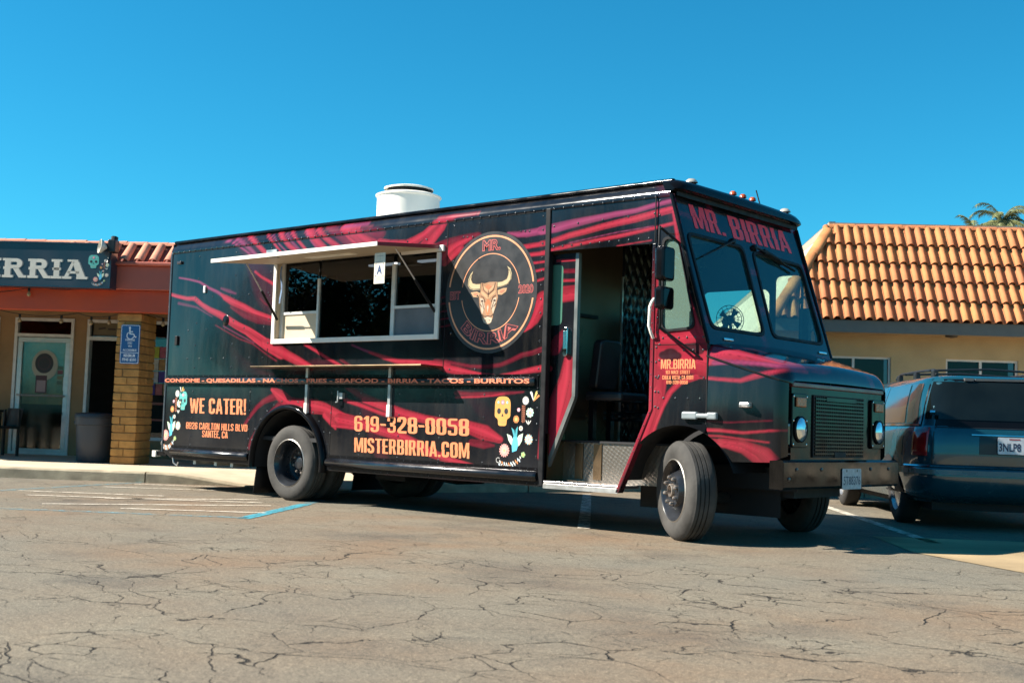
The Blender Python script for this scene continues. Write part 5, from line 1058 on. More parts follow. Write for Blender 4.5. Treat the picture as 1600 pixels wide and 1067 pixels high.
for t in range(4): e_ = a_*cos(t*pi/2)+b_*sin(t*pi/2); s_ = a_*cos(t*pi/2+.6)+b_*sin(t*pi/2+.6); mb.add([fc, fc+e_*.1, fc+s_*.1], [(0,1,2)])
mb.tube([fc, Vector((4.90,.66,1.60))], .015, 6); mb.tube([fc, fc-fx*.1], .04, 8); mb.build('dashboard_fan', mRub, truck, smooth=50)
# front: windscreen panel, panes, header
def FX(z): return 4.705+(2.765-z)*.3205
def fr(y, z, o=0.): return (FX(z)+o*.952, y, z+o*.305)
p1, p2 = rpoly([(.10,2.445),(.955,2.445),(.925,1.690),(.10,1.690)], .075), rpoly([(1.125,2.425),(1.985,2.405),(1.985,1.690),(1.085,1.690)], .075)
v, f = panel([(.0,1.545),(W,1.545),(W,2.78),(.0,2.78)], [p1, p2], .02); mb = MB(); mb.add([fr(y, z) for y, z in v], f); fp = mb.build('front_panel', mWrap, truck, colfn=blackcol, smooth=60)
gWs = GLASS('tinted windscreen', (.48,.72,.68), 1.5, haze=(.13,.4,(.05,.24,.25)))
for q in (p1, p2):
    pn = MB().add([fr(y, z, -.012) for y, z in q], [tuple(range(len(q)))]).build('windscreen_pane', gWs, truck)
    cx_, cz_ = np.mean(q, 0); ou = [(cx_+(y-cx_)*1.045, cz_+(z-cz_)*1.05) for y, z in q]; inn = [(cx_+(y-cx_)*.985, cz_+(z-cz_)*.985) for y, z in q]; mb = MB(); n_ = len(q)
    mb.add([fr(y, z, .008) for y, z in inn]+[fr(y, z, .008) for y, z in ou]+[fr(y, z, -.012) for y, z in inn]+[fr(y, z, .0) for y, z in ou], [(i,(i+1)%n_,n_+(i+1)%n_,n_+i) for i in range(n_)]+[(i,2*n_+i,2*n_+(i+1)%n_,(i+1)%n_) for i in range(n_)]+[(n_+i,n_+(i+1)%n_,3*n_+(i+1)%n_,3*n_+i) for i in range(n_)]); mb.build('windscreen_gasket', mRub, pn, smooth=40)
nF = Vector((.952,0,.305)); uF = Vector((-.305,0,.952))
def fz(z): return (z-2.4)/.952
for t, a_, b_ in (('MR.', .225, .725), ('BIRRIA', .83, 1.875)): poster('header_lettering', truck, fr(0, 2.4), (0,1,0), uF, nF, t, a_, b_, fz(2.512), fz(2.716), RED, .03, .003)
MB().bar((4.712,-.004,2.765),(5.086,-.004,1.555),.03,.03,(1,0,0)).build('windscreen_post', mGloss, truck, bevel=.008)
MB().bar((4.712,W+.004,2.765),(5.086,W+.004,1.555),.03,.03,(1,0,0)).build('windscreen_post', mGloss, truck, bevel=.008)
# roof nose / visor with rounded corners
prv = [(4.64,2.900),(4.70,2.896),(4.765,2.872),(4.800,2.835),(4.802,2.805),(4.775,2.790),(4.71,2.788)]
mb = MB(); st_y = [-.005,.03,.09,.2,1.04,W-.2,W-.09,W-.03,W+.005]; ins = [.055,.02,.005,0,0,0,.005,.02,.055]; dz_ = [-.035,-.012,0,.01,.02,.01,0,-.012,-.035]
mb.grid([[(x-i_*(1 if x > 4.7 else .4), y, z+(dd if z > 2.83 else 0)) for x, z in prv] for y, i_, dd in zip(st_y, ins, dz_)])
for k, rvv in ((0, 1), (-1, -1)): mb.add([(x-ins[k]*(1 if x > 4.7 else .4), st_y[k], z+(dz_[k] if z > 2.83 else 0)) for x, z in prv], [tuple(range(len(prv)))[::rvv]])
vis = mb.build('roof_visor', mGloss, truck, smooth=45)
MB().box(4.735,4.745,.03,W-.03,2.755,2.789).build('visor_trim', mRub, vis)
for y in (.30,1.885): 
    MB().lathe([(0,.035),(.03,.032),(.052,.012),(.055,0)], (4.70,y,2.905), (0,0,1), 16).build('clearance_light', M('pale lamp cover', (.55,.50,.42), .25, metal=.4), truck, smooth=40)
for y in (.95,1.115,1.28): MB().lathe([(0,.034),(.018,.032),(.03,.018),(.032,0)], (4.71,y,2.912), (0,0,1), 12).build('roof_marker_light', M('amber lens', (.45,.075,.02), .25), truck, smooth=40)
MB().tube([(4.60,1.62,2.92),(4.55,1.62,3.08)], .006, 5).build('antenna', mRub, truck)
# wipers hang from above the panes
for pv, tip in (((.80,2.478),(.20,2.262)), ((1.16,2.470),(1.80,2.335))):
    mb = MB(); A_, B_ = Vector(fr(*pv, .02)), Vector(fr(*tip, .022)); mb.tube([A_, A_.lerp(B_,.5)+nF*.02, A_.lerp(B_,.75)], [.012,.008,.006], 6); mb.bar(A_.lerp(B_,.42)-nF*.005, B_-nF*.004, .012, .022, nF); mb.lathe([(0,.03),(.025,.025),(.03,0)], fr(*pv, .001), nF, 10); mb.build('wiper', mRub, truck, smooth=40)
mb = MB(); mb.obox(fr(1.45,2.42,.015), (0,.16,-.03), nF*.012, uF*.022); mb.build('wiper_motor_cover', mRub, truck)
for y in (.30,1.92): mb = MB(); mb.obox(fr(y,1.60,.008), (0,.07,0), nF*.006, uF*.010); mb.build('cowl_washer', mChrome, truck, bevel=.004)
# hood and fenders: lofted shell narrowing to the grille
def hw(x): t = (x-5.07)/.615; q = max(0., min(1., (x-5.60)/.10)); return .02*t+.11*max(0, t)**1.6+.10*(1-sqrt(max(0, 1-q*q)))      # near edge y
def hzs(x): t = (x-5.07)/.615; return 1.455-.20*t                                                     # shoulder seam
def hzt(x): t = (x-5.07)/.615; q = max(0., min(1., (x-5.60)/.10)); return 1.565-.185*t-.115*(1-sqrt(max(0, 1-q*q)))
def hsec(x):
    e = hw(x); zt = hzt(x); zs_ = min(hzs(x), zt-.003); pts = [(e+.004,zs_)]; rr_ = min(.16, .02+1.2*(zt-zs_))
    for k in range(1, 9): a = radians(90*k/8); pts.append((e+rr_*(1-cos(a)), zs_+(zt-zs_)*sin(a)))
    pts += [(e+rr_+(1.04-e-rr_)*q, zt+.025*(1-(1-q)**2)*min(1, (zt-1.24)/.1)) for q in (.25,.5,.75,1.)]
    return pts
mb = MB(); xs_ = np.concatenate([np.linspace(5.07,5.6,80), 5.60+.0995*np.sin(np.linspace(.05,pi/2,24))])
def resamp(pts, n):
    p = np.array(pts); s_ = np.concatenate([[0], np.cumsum(np.hypot(*np.diff(p, axis=0).T))]); t = np.linspace(0, s_[-1], n); return np.stack([np.interp(t, s_, p[:, 0]), np.interp(t, s_, p[:, 1])], 1)
full = []
for x in xs_:
    h_ = resamp(hsec(x), 70); full.append([(x, y, z) for y, z in h_]+[(x, W-y, z) for y, z in h_[::-1][1:]])
mb.grid(full); hood = mb.build('hood', mWrap, truck, smooth=60, colfn=lambda a: np.where((a[:, 1] < .5)[:, None], hoodcol(a), blackcol(a)*np.array((1.2,1.,1.))[None]))
for side in (0, 1):
    v, f = panel([(5.092,1.452),(5.69,1.25),(5.69,.70),(5.60,.648),(5.30,.640)]+[p for p in fa[::-1] if p[0] > 5.10 and p[1] > .6][:12]+[(5.092,.875)], [], .007)
    mb = MB(); mb.add([(x, hw(x)+.028*sin(pi*min(1, max(0, (z-.62)/.8)))*(-.35)+.0+(.03*(1-min(1, (x-5.09)/.09)) if x < 5.18 else 0)*0, min(z, hzs(x)-.003)) for x, z in v], f)
    if side: mb.v = [(x, W-y, z) for x, y, z in mb.v]
    mb.build('fender', mWrap, truck, smooth=60, colfn=hoodcol if not side else blackcol)
mb = MB(); mb.tube([(x, hw(x)-.004, hzs(x)) for x in np.linspace(5.075, 5.64, 12)], .008, 6)
mb.build('hood_seam_bead', mRub, hood, smooth=50)
mb = MB(); mb.tube([(x, W-hw(x)+.004, hzs(x)) for x in np.linspace(5.075, 5.64, 12)], .008, 6); mb.build('hood_seam_bead', mRub, hood, smooth=50)
FXP = 5.68
mb = MB(); mb.add([(FXP,.245,.66),(FXP,W-.245,.66),(FXP,W-.245,1.24),(FXP,.245,1.24)], [(0,1,2,3)]); nose = mb.build('nose_panel', mGloss, truck)
mb = MB(); mb.box(FXP-.04,FXP+.018,.235,W-.235,1.226,1.264); mb.build('nose_lip', M('dull maroon trim', (.10,.016,.012), .4, coat=.3), nose, bevel=.008)
# grille
gr = MB().box(FXP+.001,FXP+.012,.585,1.475,.69,1.178); 
gr = gr.build('grille', mMatte, truck)
for k in range(16): MB().box(FXP+.012,FXP+.022,.60,1.46,.715+k*.0285,.727+k*.0285).build('grille_slat', mGloss, gr)
mb = MB()
for k in range(27): mb.box(FXP+.012,FXP+.018,.61+k*.0322,.614+k*.0322,.70,1.17)
mb.build('grille_mesh', mGloss, gr, kind='stuff')
mb = MB(); mb.box(FXP+.014,FXP+.024,.93,1.13,.69,.735); mb.build('grille_block', mMatte, gr)
MB().box(FXP+.012,FXP+.024,.78,1.30,1.135,1.165).build('grille_badge_bar', mGloss, gr)
# headlights
mLens = M('headlamp glass', (.55,.62,.68), .06, metal=.85, var=.15, scale=12)
for y in (.345, W-.345):
    hb = MB(); hb.prism(rrect(y-.125,y+.125,.765,1.178,.03), lambda a, b, dd: (dd, a, b), FXP+.002, FXP+.022); hb = hb.build('headlight', mGloss, truck, bevel=.006)
    mb = MB(); mb.lathe([(.098,.0),(.102,.012),(.092,.020),(.088,.014)], (FXP+.022,y,.905), (1,0,0), 32); mb.build('bezel', mRub, hb, smooth=40)
    mb = MB(); mb.lathe([(.090,.014),(.075,.022),(.045,.030),(0,.034)], (FXP+.022,y,.905), (1,0,0), 32); mb.build('lens', mLens, hb, smooth=60)
    mb = MB(); mb.box(FXP+.022,FXP+.036,y-.078,y+.078,1.075,1.150); mb.build('turn_signal', M('orange lens', (.32,.085,.012), .3, var=.25, scale=40), hb, bevel=.008)
    mb = MB()
    for dy in (-.105,.105):
        for z_ in (.79,.97,1.155): mb.lathe([(0,.005),(.008,.003),(.008,0)], (FXP+.022,y+dy,z_), (1,0,0), 8)
    mb.build('screws', mChrome, hb)
# bumper with plate
XB = 5.745
pr = [(XB-.12,.665),(XB-.02,.672),(XB+.0,.655),(XB+.002,.47),(XB-.015,.452),(XB-.12,.455)]
ysb = [.025,.035,.3,1.04,W-.3,W-.035,W-.025]; mb = MB(); mb.grid([[(x, y, z) for x, z in pr] for y in ysb])
for k, q in ((0, 1), (-1, -1)): mb.add([(x, ysb[k], z) for x, z in pr], [tuple(range(len(pr)))[::q]])
bump_ = mb.build('front_bumper', M('grimy black bumper', (.005,.0045,.004), .09, var=.5, scale=5, coat=.0, spec=.20, dust=.02, rvar=.05, bump=.05, bscale=6), truck, smooth=30)
mb = MB()
for y in (.10,.22,.62,1.5,1.85): mb.lathe([(0,.010),(.012,.008),(.016,0)], (XB+.001,y,.60 if y != .10 else .53), (1,0,0), 8)
mb.build('bumper_bolts', mRivet, bump_)
mb = MB(); mb.prism(rrect(.965,1.305,.440,.605,.015), lambda a, b, dd: (dd, a+.25*(.605-b)*.1, b), XB+.006, XB+.010); pl_ = mb.build('license_plate', M('bent plate white', (.38,.39,.42), .45, var=.25, scale=25), bump_)
d = Dec((XB+.010,0,0), (0,1,0), (0,0,1), (1,0,0), .001, .0006); d.text('5T88376', .985, 1.29, .475, .545, (.03,.05,.10), 0, .015)
for y in (1.04,1.23): d.ell(y, .588, .012, .012, (.05,.05,.05), 0, 10)
d.build('plate_characters', pl_)
# hood latch, marker, emblem
mb = MB(); mb.obox((4.945,-.022,.985), (.07,0,0), (0,.018,0), (0,0,.030)); mb.obox((5.05,-.024,.985), (.08,0,0), (0,.014,0), (0,0,.018)); mb.obox((5.145,-.016,.985), (.045,0,0), (0,.02,0), (0,0,.028)); mb.build('hood_latch', M('grey rubber latch', (.19,.22,.23), .5), truck, bevel=.012)
MB().box(5.365,5.455,.0,.055,1.055,1.095).build('side_marker_light', M('worn chrome marker', (.45,.42,.40), .3, metal=.6, var=.4, scale=60), truck, bevel=.010)
# mirrors
mb = MB(); mp_ = [(4.69,-.01,2.44),(4.74,-.20,2.465),(4.745,-.21,2.30),(4.775,-.21,1.70),(4.76,-.20,1.665),(4.695,-.01,1.64)]; mb.tube(mp_, .011, 8); mb.tube([(4.75,-.2,2.46),(4.80,-.01,2.36)], .009, 6); mb.tube([(4.76,-.2,1.67),(5.02,-.01,1.44)], .009, 6); mir = mb.build('mirror_bracket', mRub, truck, smooth=50)
for z0_, z1_ in ((2.03,2.30),(1.805,1.985)): mb = MB(); mb.prism(rrect(-.29,-.12,z0_,z1_,.035), lambda a, b, dd: (dd, a, b), 4.76, 4.845); mb.build('mirror_head', mGloss, mir, bevel=.02)
for z0_, z1_ in ((2.05,2.28),(1.825,1.965)): MB().box(4.756,4.759,-.275,-.135,z0_,z1_).build('mirror_glass', mChrome, mir)
# grab handle at the door
mb = MB(); mb.tube([(4.575,-.012,1.92),(4.575,-.045,1.89),(4.560,-.05,1.85),(4.555,-.05,1.70),(4.575,-.045,1.64),(4.575,-.012,1.60)], .012, 8); mb.build('grab_handle', mWhite, truck, smooth=50)
# roof exhaust fan drum
ex_ = MB(); FC = (.78,.85,0); ex_.lathe([(.335,2.86),(.335,3.245),(.352,3.252),(.352,3.265),(.30,3.285),(.24,3.292)], FC, (0,0,1), 48); exh = ex_.build('exhaust_fan', M('cream white fan drum', (.74,.70,.62), .5, var=.05, scale=3), truck, smooth=40)
MB().lathe([(.23,3.285),(.23,3.335),(.225,3.335)], FC, (0,0,1), 40).build('vent_gap', mMatte, exh, smooth=40)
MB().lathe([(.262,3.330),(.265,3.348),(.20,3.366),(0,3.375)], FC, (0,0,1), 40).build('fan_cap', M('cream white fan drum', (.74,.70,.62), .5), exh, smooth=40)
# mud flap, rear step bumper, chassis
mb = MB(); mb.grid([[(-.60-.045*(.33-z)/.29+.01*sin(y*9), y, z) for z in (.345,.25,.15,.045)] for y in np.linspace(.06,.60,6)]); o_ = mb.build('mud_flap', mRub, truck, smooth=50); sol = o_.modifiers.new('t','SOLIDIFY'); sol.thickness = .012
mb = MB(); mb.grid([[(-.60-.045*(.33-z)/.29, W-y, z) for z in (.345,.25,.15,.045)] for y in np.linspace(.06,.60,4)]); o_ = mb.build('mud_flap', mRub, truck); sol = o_.modifiers.new('t','SOLIDIFY'); sol.thickness = .012
MB().box(-2.55,-2.30,.05,W-.05,.37,.42).build('rear_step', mGloss, truck); MB().box(-2.56,-2.49,.03,.10,.355,.425).build('rear_step_cap', mWhite, truck)
mb = MB()
for y in (.55,W-.55): mb.box(-2.3,5.6,y-.04,y+.04,.42,.60)
for x in (-2.,-1.2,.9,2.,3.,4.1): mb.box(x,x+.06,.3,W-.3,.45,.55)
mb.build('chassis_frame', mMatte, truck)
mb = MB(); mb.tube([(0,.3,.39),(0,W-.3,.39)], .06, 10); mb.lathe([(0,-.17),(.10,-.13),(.17,0),(.10,.13),(0,.17)], (0,1.04,.38), (1,0,0), 16); mb.tube([(.1,1.04,.42),(3.2,1.04,.5)], .05, 10); mb.build('rear_axle', mMatte, truck, smooth=50)
mb = MB(); mb.tube([(4.9,.3,.36),(4.9,.8,.30),(4.9,1.3,.30),(4.9,W-.3,.36)], .05, 8); mb.box(4.3,5.5,.65,1.45,.36,.7); mb.build('front_axle', mMatte, truck)
mb = MB(); mb.prism([(.85,.40),(2.0,.40),(2.0,.34),(1.7,.26),(1.5,.26),(1.4,.30),(1.25,.22),(.95,.24)], lambda a, b, dd: (a, dd, b), 1.25, 1.7); mb.build('fuel_tank', mMatte, truck, bevel=.02)
MB().box(.7,1.15,.60,.95,.25,.5).build('battery_box', mMatte, truck, bevel=.02)
mb = MB(); mb.box(-1.9,-.75,.12,.5,.345,.42); 
for x in (-1.75,-1.35,-1.05): mb.box(x,x+.05,.05,.3,.30,.40)
mb.build('rear_skirt_frame', mAlu, truck)
mb = MB(); mb.tube([(-2.08,-.0,.36),(-2.06,.0,.30),(-2.02,.02,.27),(-2.0,.02,.31)], .010, 6); mb.build('tow_hook', mAlu, truck)
mb = MB(); mb.tube([(3.0,.9,.35),(1.8,.6,.33),(.6,.45,.36),(-1.,.45,.38),(-2.35,.5,.38)], .035, 8); mb.build('exhaust_pipe', mMatte, truck)
# wheels
mTyre = M('dusty tyre rubber', (.050,.047,.043), .85, var=.4, scale=5, bump=.25, bscale=40, spec=.3, detail=7)
mTread = mTyre
mSteel = M('black steel wheel', (.016,.018,.022), .28, var=.4, scale=6, coat=.3)
mRust = M('rusty lug nuts', (.32,.27,.23), .45, metal=.7, var=.4, scale=40)
def wheel(name, c, steer, inward, convex, dual, flip):
    """c: centre of outer tyre face; axis points outward"""
    w_ = bpy.data.objects.new(name, None); COL.objects.link(w_); w_.parent = truck; off = Vector(ORIG[truck.name]); w_.matrix_local = Matrix.Translation(Vector(c)-off) @ Matrix.Rotation(steer, 4, 'Z') @ (Matrix.Rotation(pi, 4, 'Z') if flip else Matrix.Identity(4))
    ORIG[w_.name] = (0,0,0); ax = (0,-1,0); R = .393
    pr = [(.238,-.015),(.245,-.002),(.262,.004),(.30,.010),(.335,.008),(.362,-.004),(.378,-.018),(.385,-.028),(R-.003,-.032)]
    for g0 in (-.062,-.098,-.134): pr += [(R,g0+.010),(R,g0+.005),(R-.012,g0+.004),(R-.012,g0-.004),(R,g0-.005)]
    pr += [(R,-.172),(R-.004,-.186),(.385,-.192),(.362,-.212),(.335,-.222),(.262,-.22),(.238,-.205)]
    t_ = MB().lathe(pr, (0,0,0), ax, 64).build('tyre', mTyre, w_, smooth=35)
    if dual: MB().lathe(pr, (0,.27,0), ax, 48).build('inner_tyre', mTyre, w_, smooth=35)
    rim = [(.240,-.018),(.248,.0),(.242,.006),(.232,-.004),(.226,-.03),(.214,-.045),(.210,-.09)]
    if convex: rim += [(.205,-.105),(.185,-.10),(.150,-.03),(.138,.0),(.132,.010),(.06,.012),(.055,.0),(.052,-.03),(0,-.03)]
    else: rim += [(.205,-.16),(.19,-.18),(.14,-.185),(.13,-.175),(.07,-.172),(.066,-.13),(.05,-.125),(0,-.125)]
    r_ = MB().lathe(rim, (0,0,0), ax, 56).build('rim', mSteel, w_, smooth=35)
    h0 = .012 if convex else -.172; mb = MB()
    for k in range(8):
        t = 2*pi*(k+.3)/8; mb.lathe([(.0155,0),(.0155,.02),(.010,.03),(0,.031)], (.105*cos(t), -h0, .105*sin(t)), ax, 6)
    mb.build('lug_nuts', mRust, r_)
    mb = MB(); mb.lathe([(.056,h0-.01),(.05,h0+.02),(.042,h0+.022),(.040,h0-.02),(0,h0-.02)], (0,0,0), ax, 20); mb.build('hub', mRust, r_, smooth=40)
    mb = MB()
    for k in range(5):
        t = 2*pi*(k+.35)/5
        if convex: mb.lathe([(0,0),(.033,0)], Vector((.178*cos(t), .082, .178*sin(t)))+Vector((cos(t)*.0,-.0,sin(t)*0)), Vector((cos(t)*.75,-.66,sin(t)*.75)), 14)
        else: mb.lathe([(0,0),(.03,0)], (.166*cos(t), .1825, .166*sin(t)), ax, 14)
    mb.build('hand_holes', mMatte, r_)
    rg = MB().lathe([(.2415,.0065),(.250,.001)], (0,0,0), ax, 56).build('rim_lip', M('bare worn rim edge', (.30,.28,.25), .4, metal=.7, var=.3), r_, smooth=40)
    return w_
wheel('rear_wheel', (0,.02,.392), 0, 1, False, True, False)
wheel('rear_wheel', (0,W-.02,.392), 0, 1, False, True, True)
wheel('front_wheel', (4.775,.03,.392), radians(-34), 1, True, False, False)
wheel('front_wheel', (4.955,W-.10,.392), radians(-34), 1, True, False, True)
# ---- print on the side
for nm, t, x0_, x1_, z0_, z1_, ct in (('phone_lettering','619-328-0058',1.016,2.578,.752,.906,.02), ('website_lettering','MISTERBIRRIA.COM',1.03,2.59,.548,.690,.02), ('catering_lettering','WE CATER!',-1.80,-.745,.880,1.050,.025), ('street_lettering','8926 CARLTON HILLS BLVD',-1.85,-.705,.700,.775,0), ('town_lettering','SANTEE, CA',-1.53,-1.05,.614,.690,0),
    ('name_lettering','MR.BIRRIA',4.648,4.975,1.352,1.428,0), ('address_lettering','163 MACE STREET',4.695,4.925,1.312,1.340,0), ('town_lettering','CHULA VISTA, CA 91911',4.665,4.955,1.268,1.300,0), ('phone_lettering','619-328-0058',4.705,4.905,1.232,1.260,0)):
    poster(nm, truck, (0,0,0), (1,0,0), (0,0,1), (0,-1,0), t, x0_, x1_, z0_, z1_, ORG, ct, stk=.15 if z1_-z0_ > .1 else .125)
d = Dec((0,0,0), (1,0,0), (0,0,1), (0,-1,0), .0015, .0006)
d.skull(2.975, .985, .185, .262, (.60,.29,.07)); d.motif(3.185, .845, .00100, .00084); d.build('skull_and_flowers', truck); d = Dec((0,0,0), (1,0,0), (0,0,1), (0,-1,0), .0015, .0006)
d.skull(-1.935, 1.02, .155, .215, (.09,.38,.34)); d.motif(-2.10, .84, .00086, .00092); d.build('skull_and_flowers', truck)
# ---- round logo
LX, LZ = 2.775, 2.056; d = Dec((LX,0,LZ), (1,0,0), (0,0,1), (0,-1,0), .0012, .0006); DKc = (.011,.011,.012); LO = (.66,.27,.13)
d.ell(0, 0, .555, .555, DKc, 0, 72)
for a0, a1 in ((8,172),(188,352)): d.ring(0, 0, .513, .017, a0, a1, LO, 1, 90); d.ring(0, 0, .352, .008, a0+2, a1-2, LO, 1, 90)
RL = (.52,.10,.085)
for (t, x0_, x1_, z0_, z1_) in (('MR.',-.105,.105,.385,.475), ('EST',-.495,-.375,-.045,.022), ('2020',.345,.505,-.022,.045)):
    d.text(t, x0_-.006, x1_+.006, z0_-.006, z1_+.006, RL, 1, .05); d.text(t, x0_, x1_, z0_, z1_, (.035,.008,.012), 2, .0)
d.arctext('BIRRIA', 0, 0, .365, .475, 222, 318, RL, 1, .05); d.arctext('BIRRIA', 0, 0, .371, .469, 223, 317, (.035,.008,.012), 2, .0)
def LB(pts): return [((x-412)/360*.52, (518-y)/478*.52) for x, y in pts]
HO = (.42,.34,.19); FA_ = (.31,.165,.085); FB = (.42,.25,.13); FD = (.06,.022,.015); ML = (.45,.35,.25)
for hp in ([(262,328),(240,355),(222,400),(220,450),(240,480),(270,492),(330,490),(332,440),(290,440),(258,430),(245,400),(250,365)], [(548,308),(575,330),(588,375),(585,420),(560,460),(520,475),(468,485),(468,435),(510,432),(550,410),(562,370),(560,335)]):
    d.poly(LB(hp), HO, 1); q = [((x-412)*.93+412+(8 if x > 412 else -8)*.9, (y-430)*.86+432) for x, y in hp]; d.line(LB(q), .005, FD, 2)
for ep in ([(247,510),(270,550),(310,555),(328,520),(300,505)], [(475,505),(520,490),(553,490),(545,520),(510,545),(478,540)]): d.poly(LB(ep), FB, 1); cx_, cy_ = np.mean(ep, 0); d.poly(LB([((x-cx_)*.55+cx_, (y-cy_)*.5+cy_) for x, y in ep]), (.40,.16,.09), 2)
d.poly(LB([(332,435),(365,440),(400,432),(435,432),(468,435),(470,520),(480,560),(465,640),(448,690),(440,740),(420,780),(395,785),(370,770),(352,740),(340,680),(325,620),(318,550),(330,510)]), FA_, 1)
for q, cc, l in (([(340,500),(398,548),(455,500),(462,520),(398,580),(335,522)], FB, 2), ([(350,455),(398,500),(448,455),(450,478),(398,522),(346,478)], FB, 2), ([(372,470),(398,450),(424,470),(398,496)], (.60,.14,.06), 3), ([(330,560),(360,575),(372,640),(352,700),(340,660)], ML, 2), ([(468,560),(438,575),(426,640),(444,700),(456,660)], ML, 2), ([(378,600),(398,570),(418,600),(412,690),(398,715),(384,690)], (.62,.15,.06), 2), ([(390,640),(398,620),(406,640),(398,690)], ML, 3), ([(358,735),(398,720),(438,735),(430,770),(398,784),(368,770)], ML, 2)): d.poly(LB(q), cc, l)
for q in ([(335,545),(360,560),(372,600)], [(462,545),(438,560),(426,600)], [(398,500),(398,560)], [(345,440),(360,500),(398,535),(440,500),(455,440)], [(350,700),(375,720),(398,715),(425,720),(446,700)], [(330,610),(350,640)], [(466,610),(446,640)], [(376,755),(386,748)], [(410,748),(420,755)], [(352,600),(366,660)], [(446,600),(430,660)]): d.line(LB(q), .006, FD, 4)
for x in (348, 452): d.ell(*LB([(x,588)])[0], .014, .010, FD, 4, 10)
d.build('round_logo', truck)
# ---- grade card hanging from the awning corner
gc = thing('grade_card', 'white inspection card with a blue letter A hanging under the awning corner', 'card', (2.05,-.70,2.10)); CX, CY = 2.055, -.62
yb = (Vector((1,0,0))*.74+Vector((0,-1,0))*0).normalized()
mb = MB(); mb.box(1.985,2.125,-.702,-.699,2.095,2.375); mb.build('card_sheet', M('laminated card', (.62,.57,.46), .35, var=.12, scale=30), gc)
d = Dec((2.055,-.702,2.095), (1,0,0), (0,0,1), (0,-1,0), .001, .0006); d.text('A', -.035, .035, .085, .165, (.02,.05,.14), 0, .04)
for z_ in (.03,.045,.06,.185,.2,.25): d.line([(-.045,z_),(.04,z_)], .006, (.35,.33,.30), 0)
for x in (-.05,.05):
    for z_ in (.07,.18): d.ell(x, z_, .006, .006, (.04,.04,.06), 0, 8)
d.build('card_print', gc)
# ------------------------------------------------------------------ parked station wagon (right)
CU, CN = 7.20, -.70
car = thing('station_wagon', 'dark teal station wagon parked nose-in, seen from behind, with roof rails', 'car', UN(CU, CN, 0), TH, (0,0,0)); car.scale = (1.04,1.04,1.06)
mPaint = M('dark teal car paint', (.008,.060,.085), .25, metal=.3, var=.12, scale=4, coat=.8, coatr=.04)
mCarG = GLASS('dark car glass', (.16,.21,.20)); mCarBlk = M('car black plastic', (.010,.011,.013), .4, var=.2)
mTrim = M('car chrome trim', (.62,.64,.66), .15, metal=1.)
def lev(tab, z):
    t = np.array(tab); return [float(np.interp(z, t[:, 0], t[:, k])) for k in (1, 2, 3)]
LOWT = [(.24,.80,.26,4.62),(.34,.87,.16,4.80),(.50,.905,.10,4.86),(.66,.915,.085,4.84),(.80,.905,.09,4.80),(.90,.885,.105,4.68),(.94,.855,.13,4.55)]
GHT = [(.92,.862,.125,3.62),(1.0,.84,.145,3.42),(1.12,.815,.175,3.10),(1.25,.775,.215,2.80),(1.34,.740,.25,2.60),(1.385,.70,.29,2.52),(1.41,.62,.36,2.45),(1.43,.3,.8,2.0)]
def sup(tab, z, th, p, o=0.):
    X_, yr, yf = lev(tab, z); c, s_ = cos(th), sin(th); yc, yh = (yr+yf)/2, (yf-yr)/2
    return ((X_+o)*math.copysign(abs(c)**(2/p), c), yc+(yh+o)*math.copysign(abs(s_)**(2/p), s_), z)
def loft(tab, zs, p, n=96):
    mb = MB(); mb.grid([[sup(tab, z, 2*pi*k/n, p) for k in range(n+1)] for z in zs]); mb.add([sup(tab, zs[-1], 2*pi*k/n, p) for k in range(n)], [tuple(range(n))]); return mb
body = loft(LOWT, list(np.linspace(.24,.94,16)), 9).build('body', mPaint, car, smooth=45)
gh = loft(GHT, [.92,.96,1.0,1.06,1.12,1.18,1.25,1.30,1.34,1.365,1.385,1.40,1.41,1.42,1.43], 8).build('roof', mPaint, car, smooth=50)
def rearpatch(tab, p, x0, x1, z0, z1, o, nx=14, nz=8, r=0.):
    rows = []
    for j in range(nz+1):
        z = z0+(z1-z0)*j/nz; X_, yr, yf = lev(tab, z); yh = (yf-yr)/2; row = []
        for i in range(nx+1):
            fx = x0+(x1-x0)*i/nx; row.append(((X_+o)*fx, (yr+yf)/2-(yh+o)*(1-abs(fx)**p)**(1/p), z))
        rows.append(row)
    return MB().grid(rows)
def sidepatch(tab, p, y0a, y1a, z0, z1, o, sgn=-1, nx=12, nz=6, slant=0., slant1=0.):
    rows = []
    for j in range(nz+1):
        z = z0+(z1-z0)*j/nz; X_, yr, yf = lev(tab, z); yc, yh = (yr+yf)/2, (yf-yr)/2; row = []
        for i in range(nx+1):
            y = (y0a+slant*j/nz)+(y1a+slant1*j/nz-y0a-slant*j/nz)*i/nx; fy = max(-.999, min(.999, (y-yc)/yh)); row.append((sgn*(X_+o)*(1-abs(fy)**p)**(1/p), y, z))
        rows.append(row)
    return MB().grid(rows)
mGlassBlk = M('glossy dark window', (.03,.034,.032), .04, var=.25, scale=2, coat=1., spec=1.)
rearpatch(GHT, 8, -.925, .925, .93, 1.375, .004).build('rear_window_surround', M('gloss black glass border', (.004,.004,.005), .08, spec=.2), gh, smooth=60)
rearpatch(GHT, 8, -.90, .90, 1.0, 1.35, .009).build('rear_window', M('smoked rear glass', (.006,.009,.009), .05, var=.3, scale=3, spec=.35), gh, smooth=60)
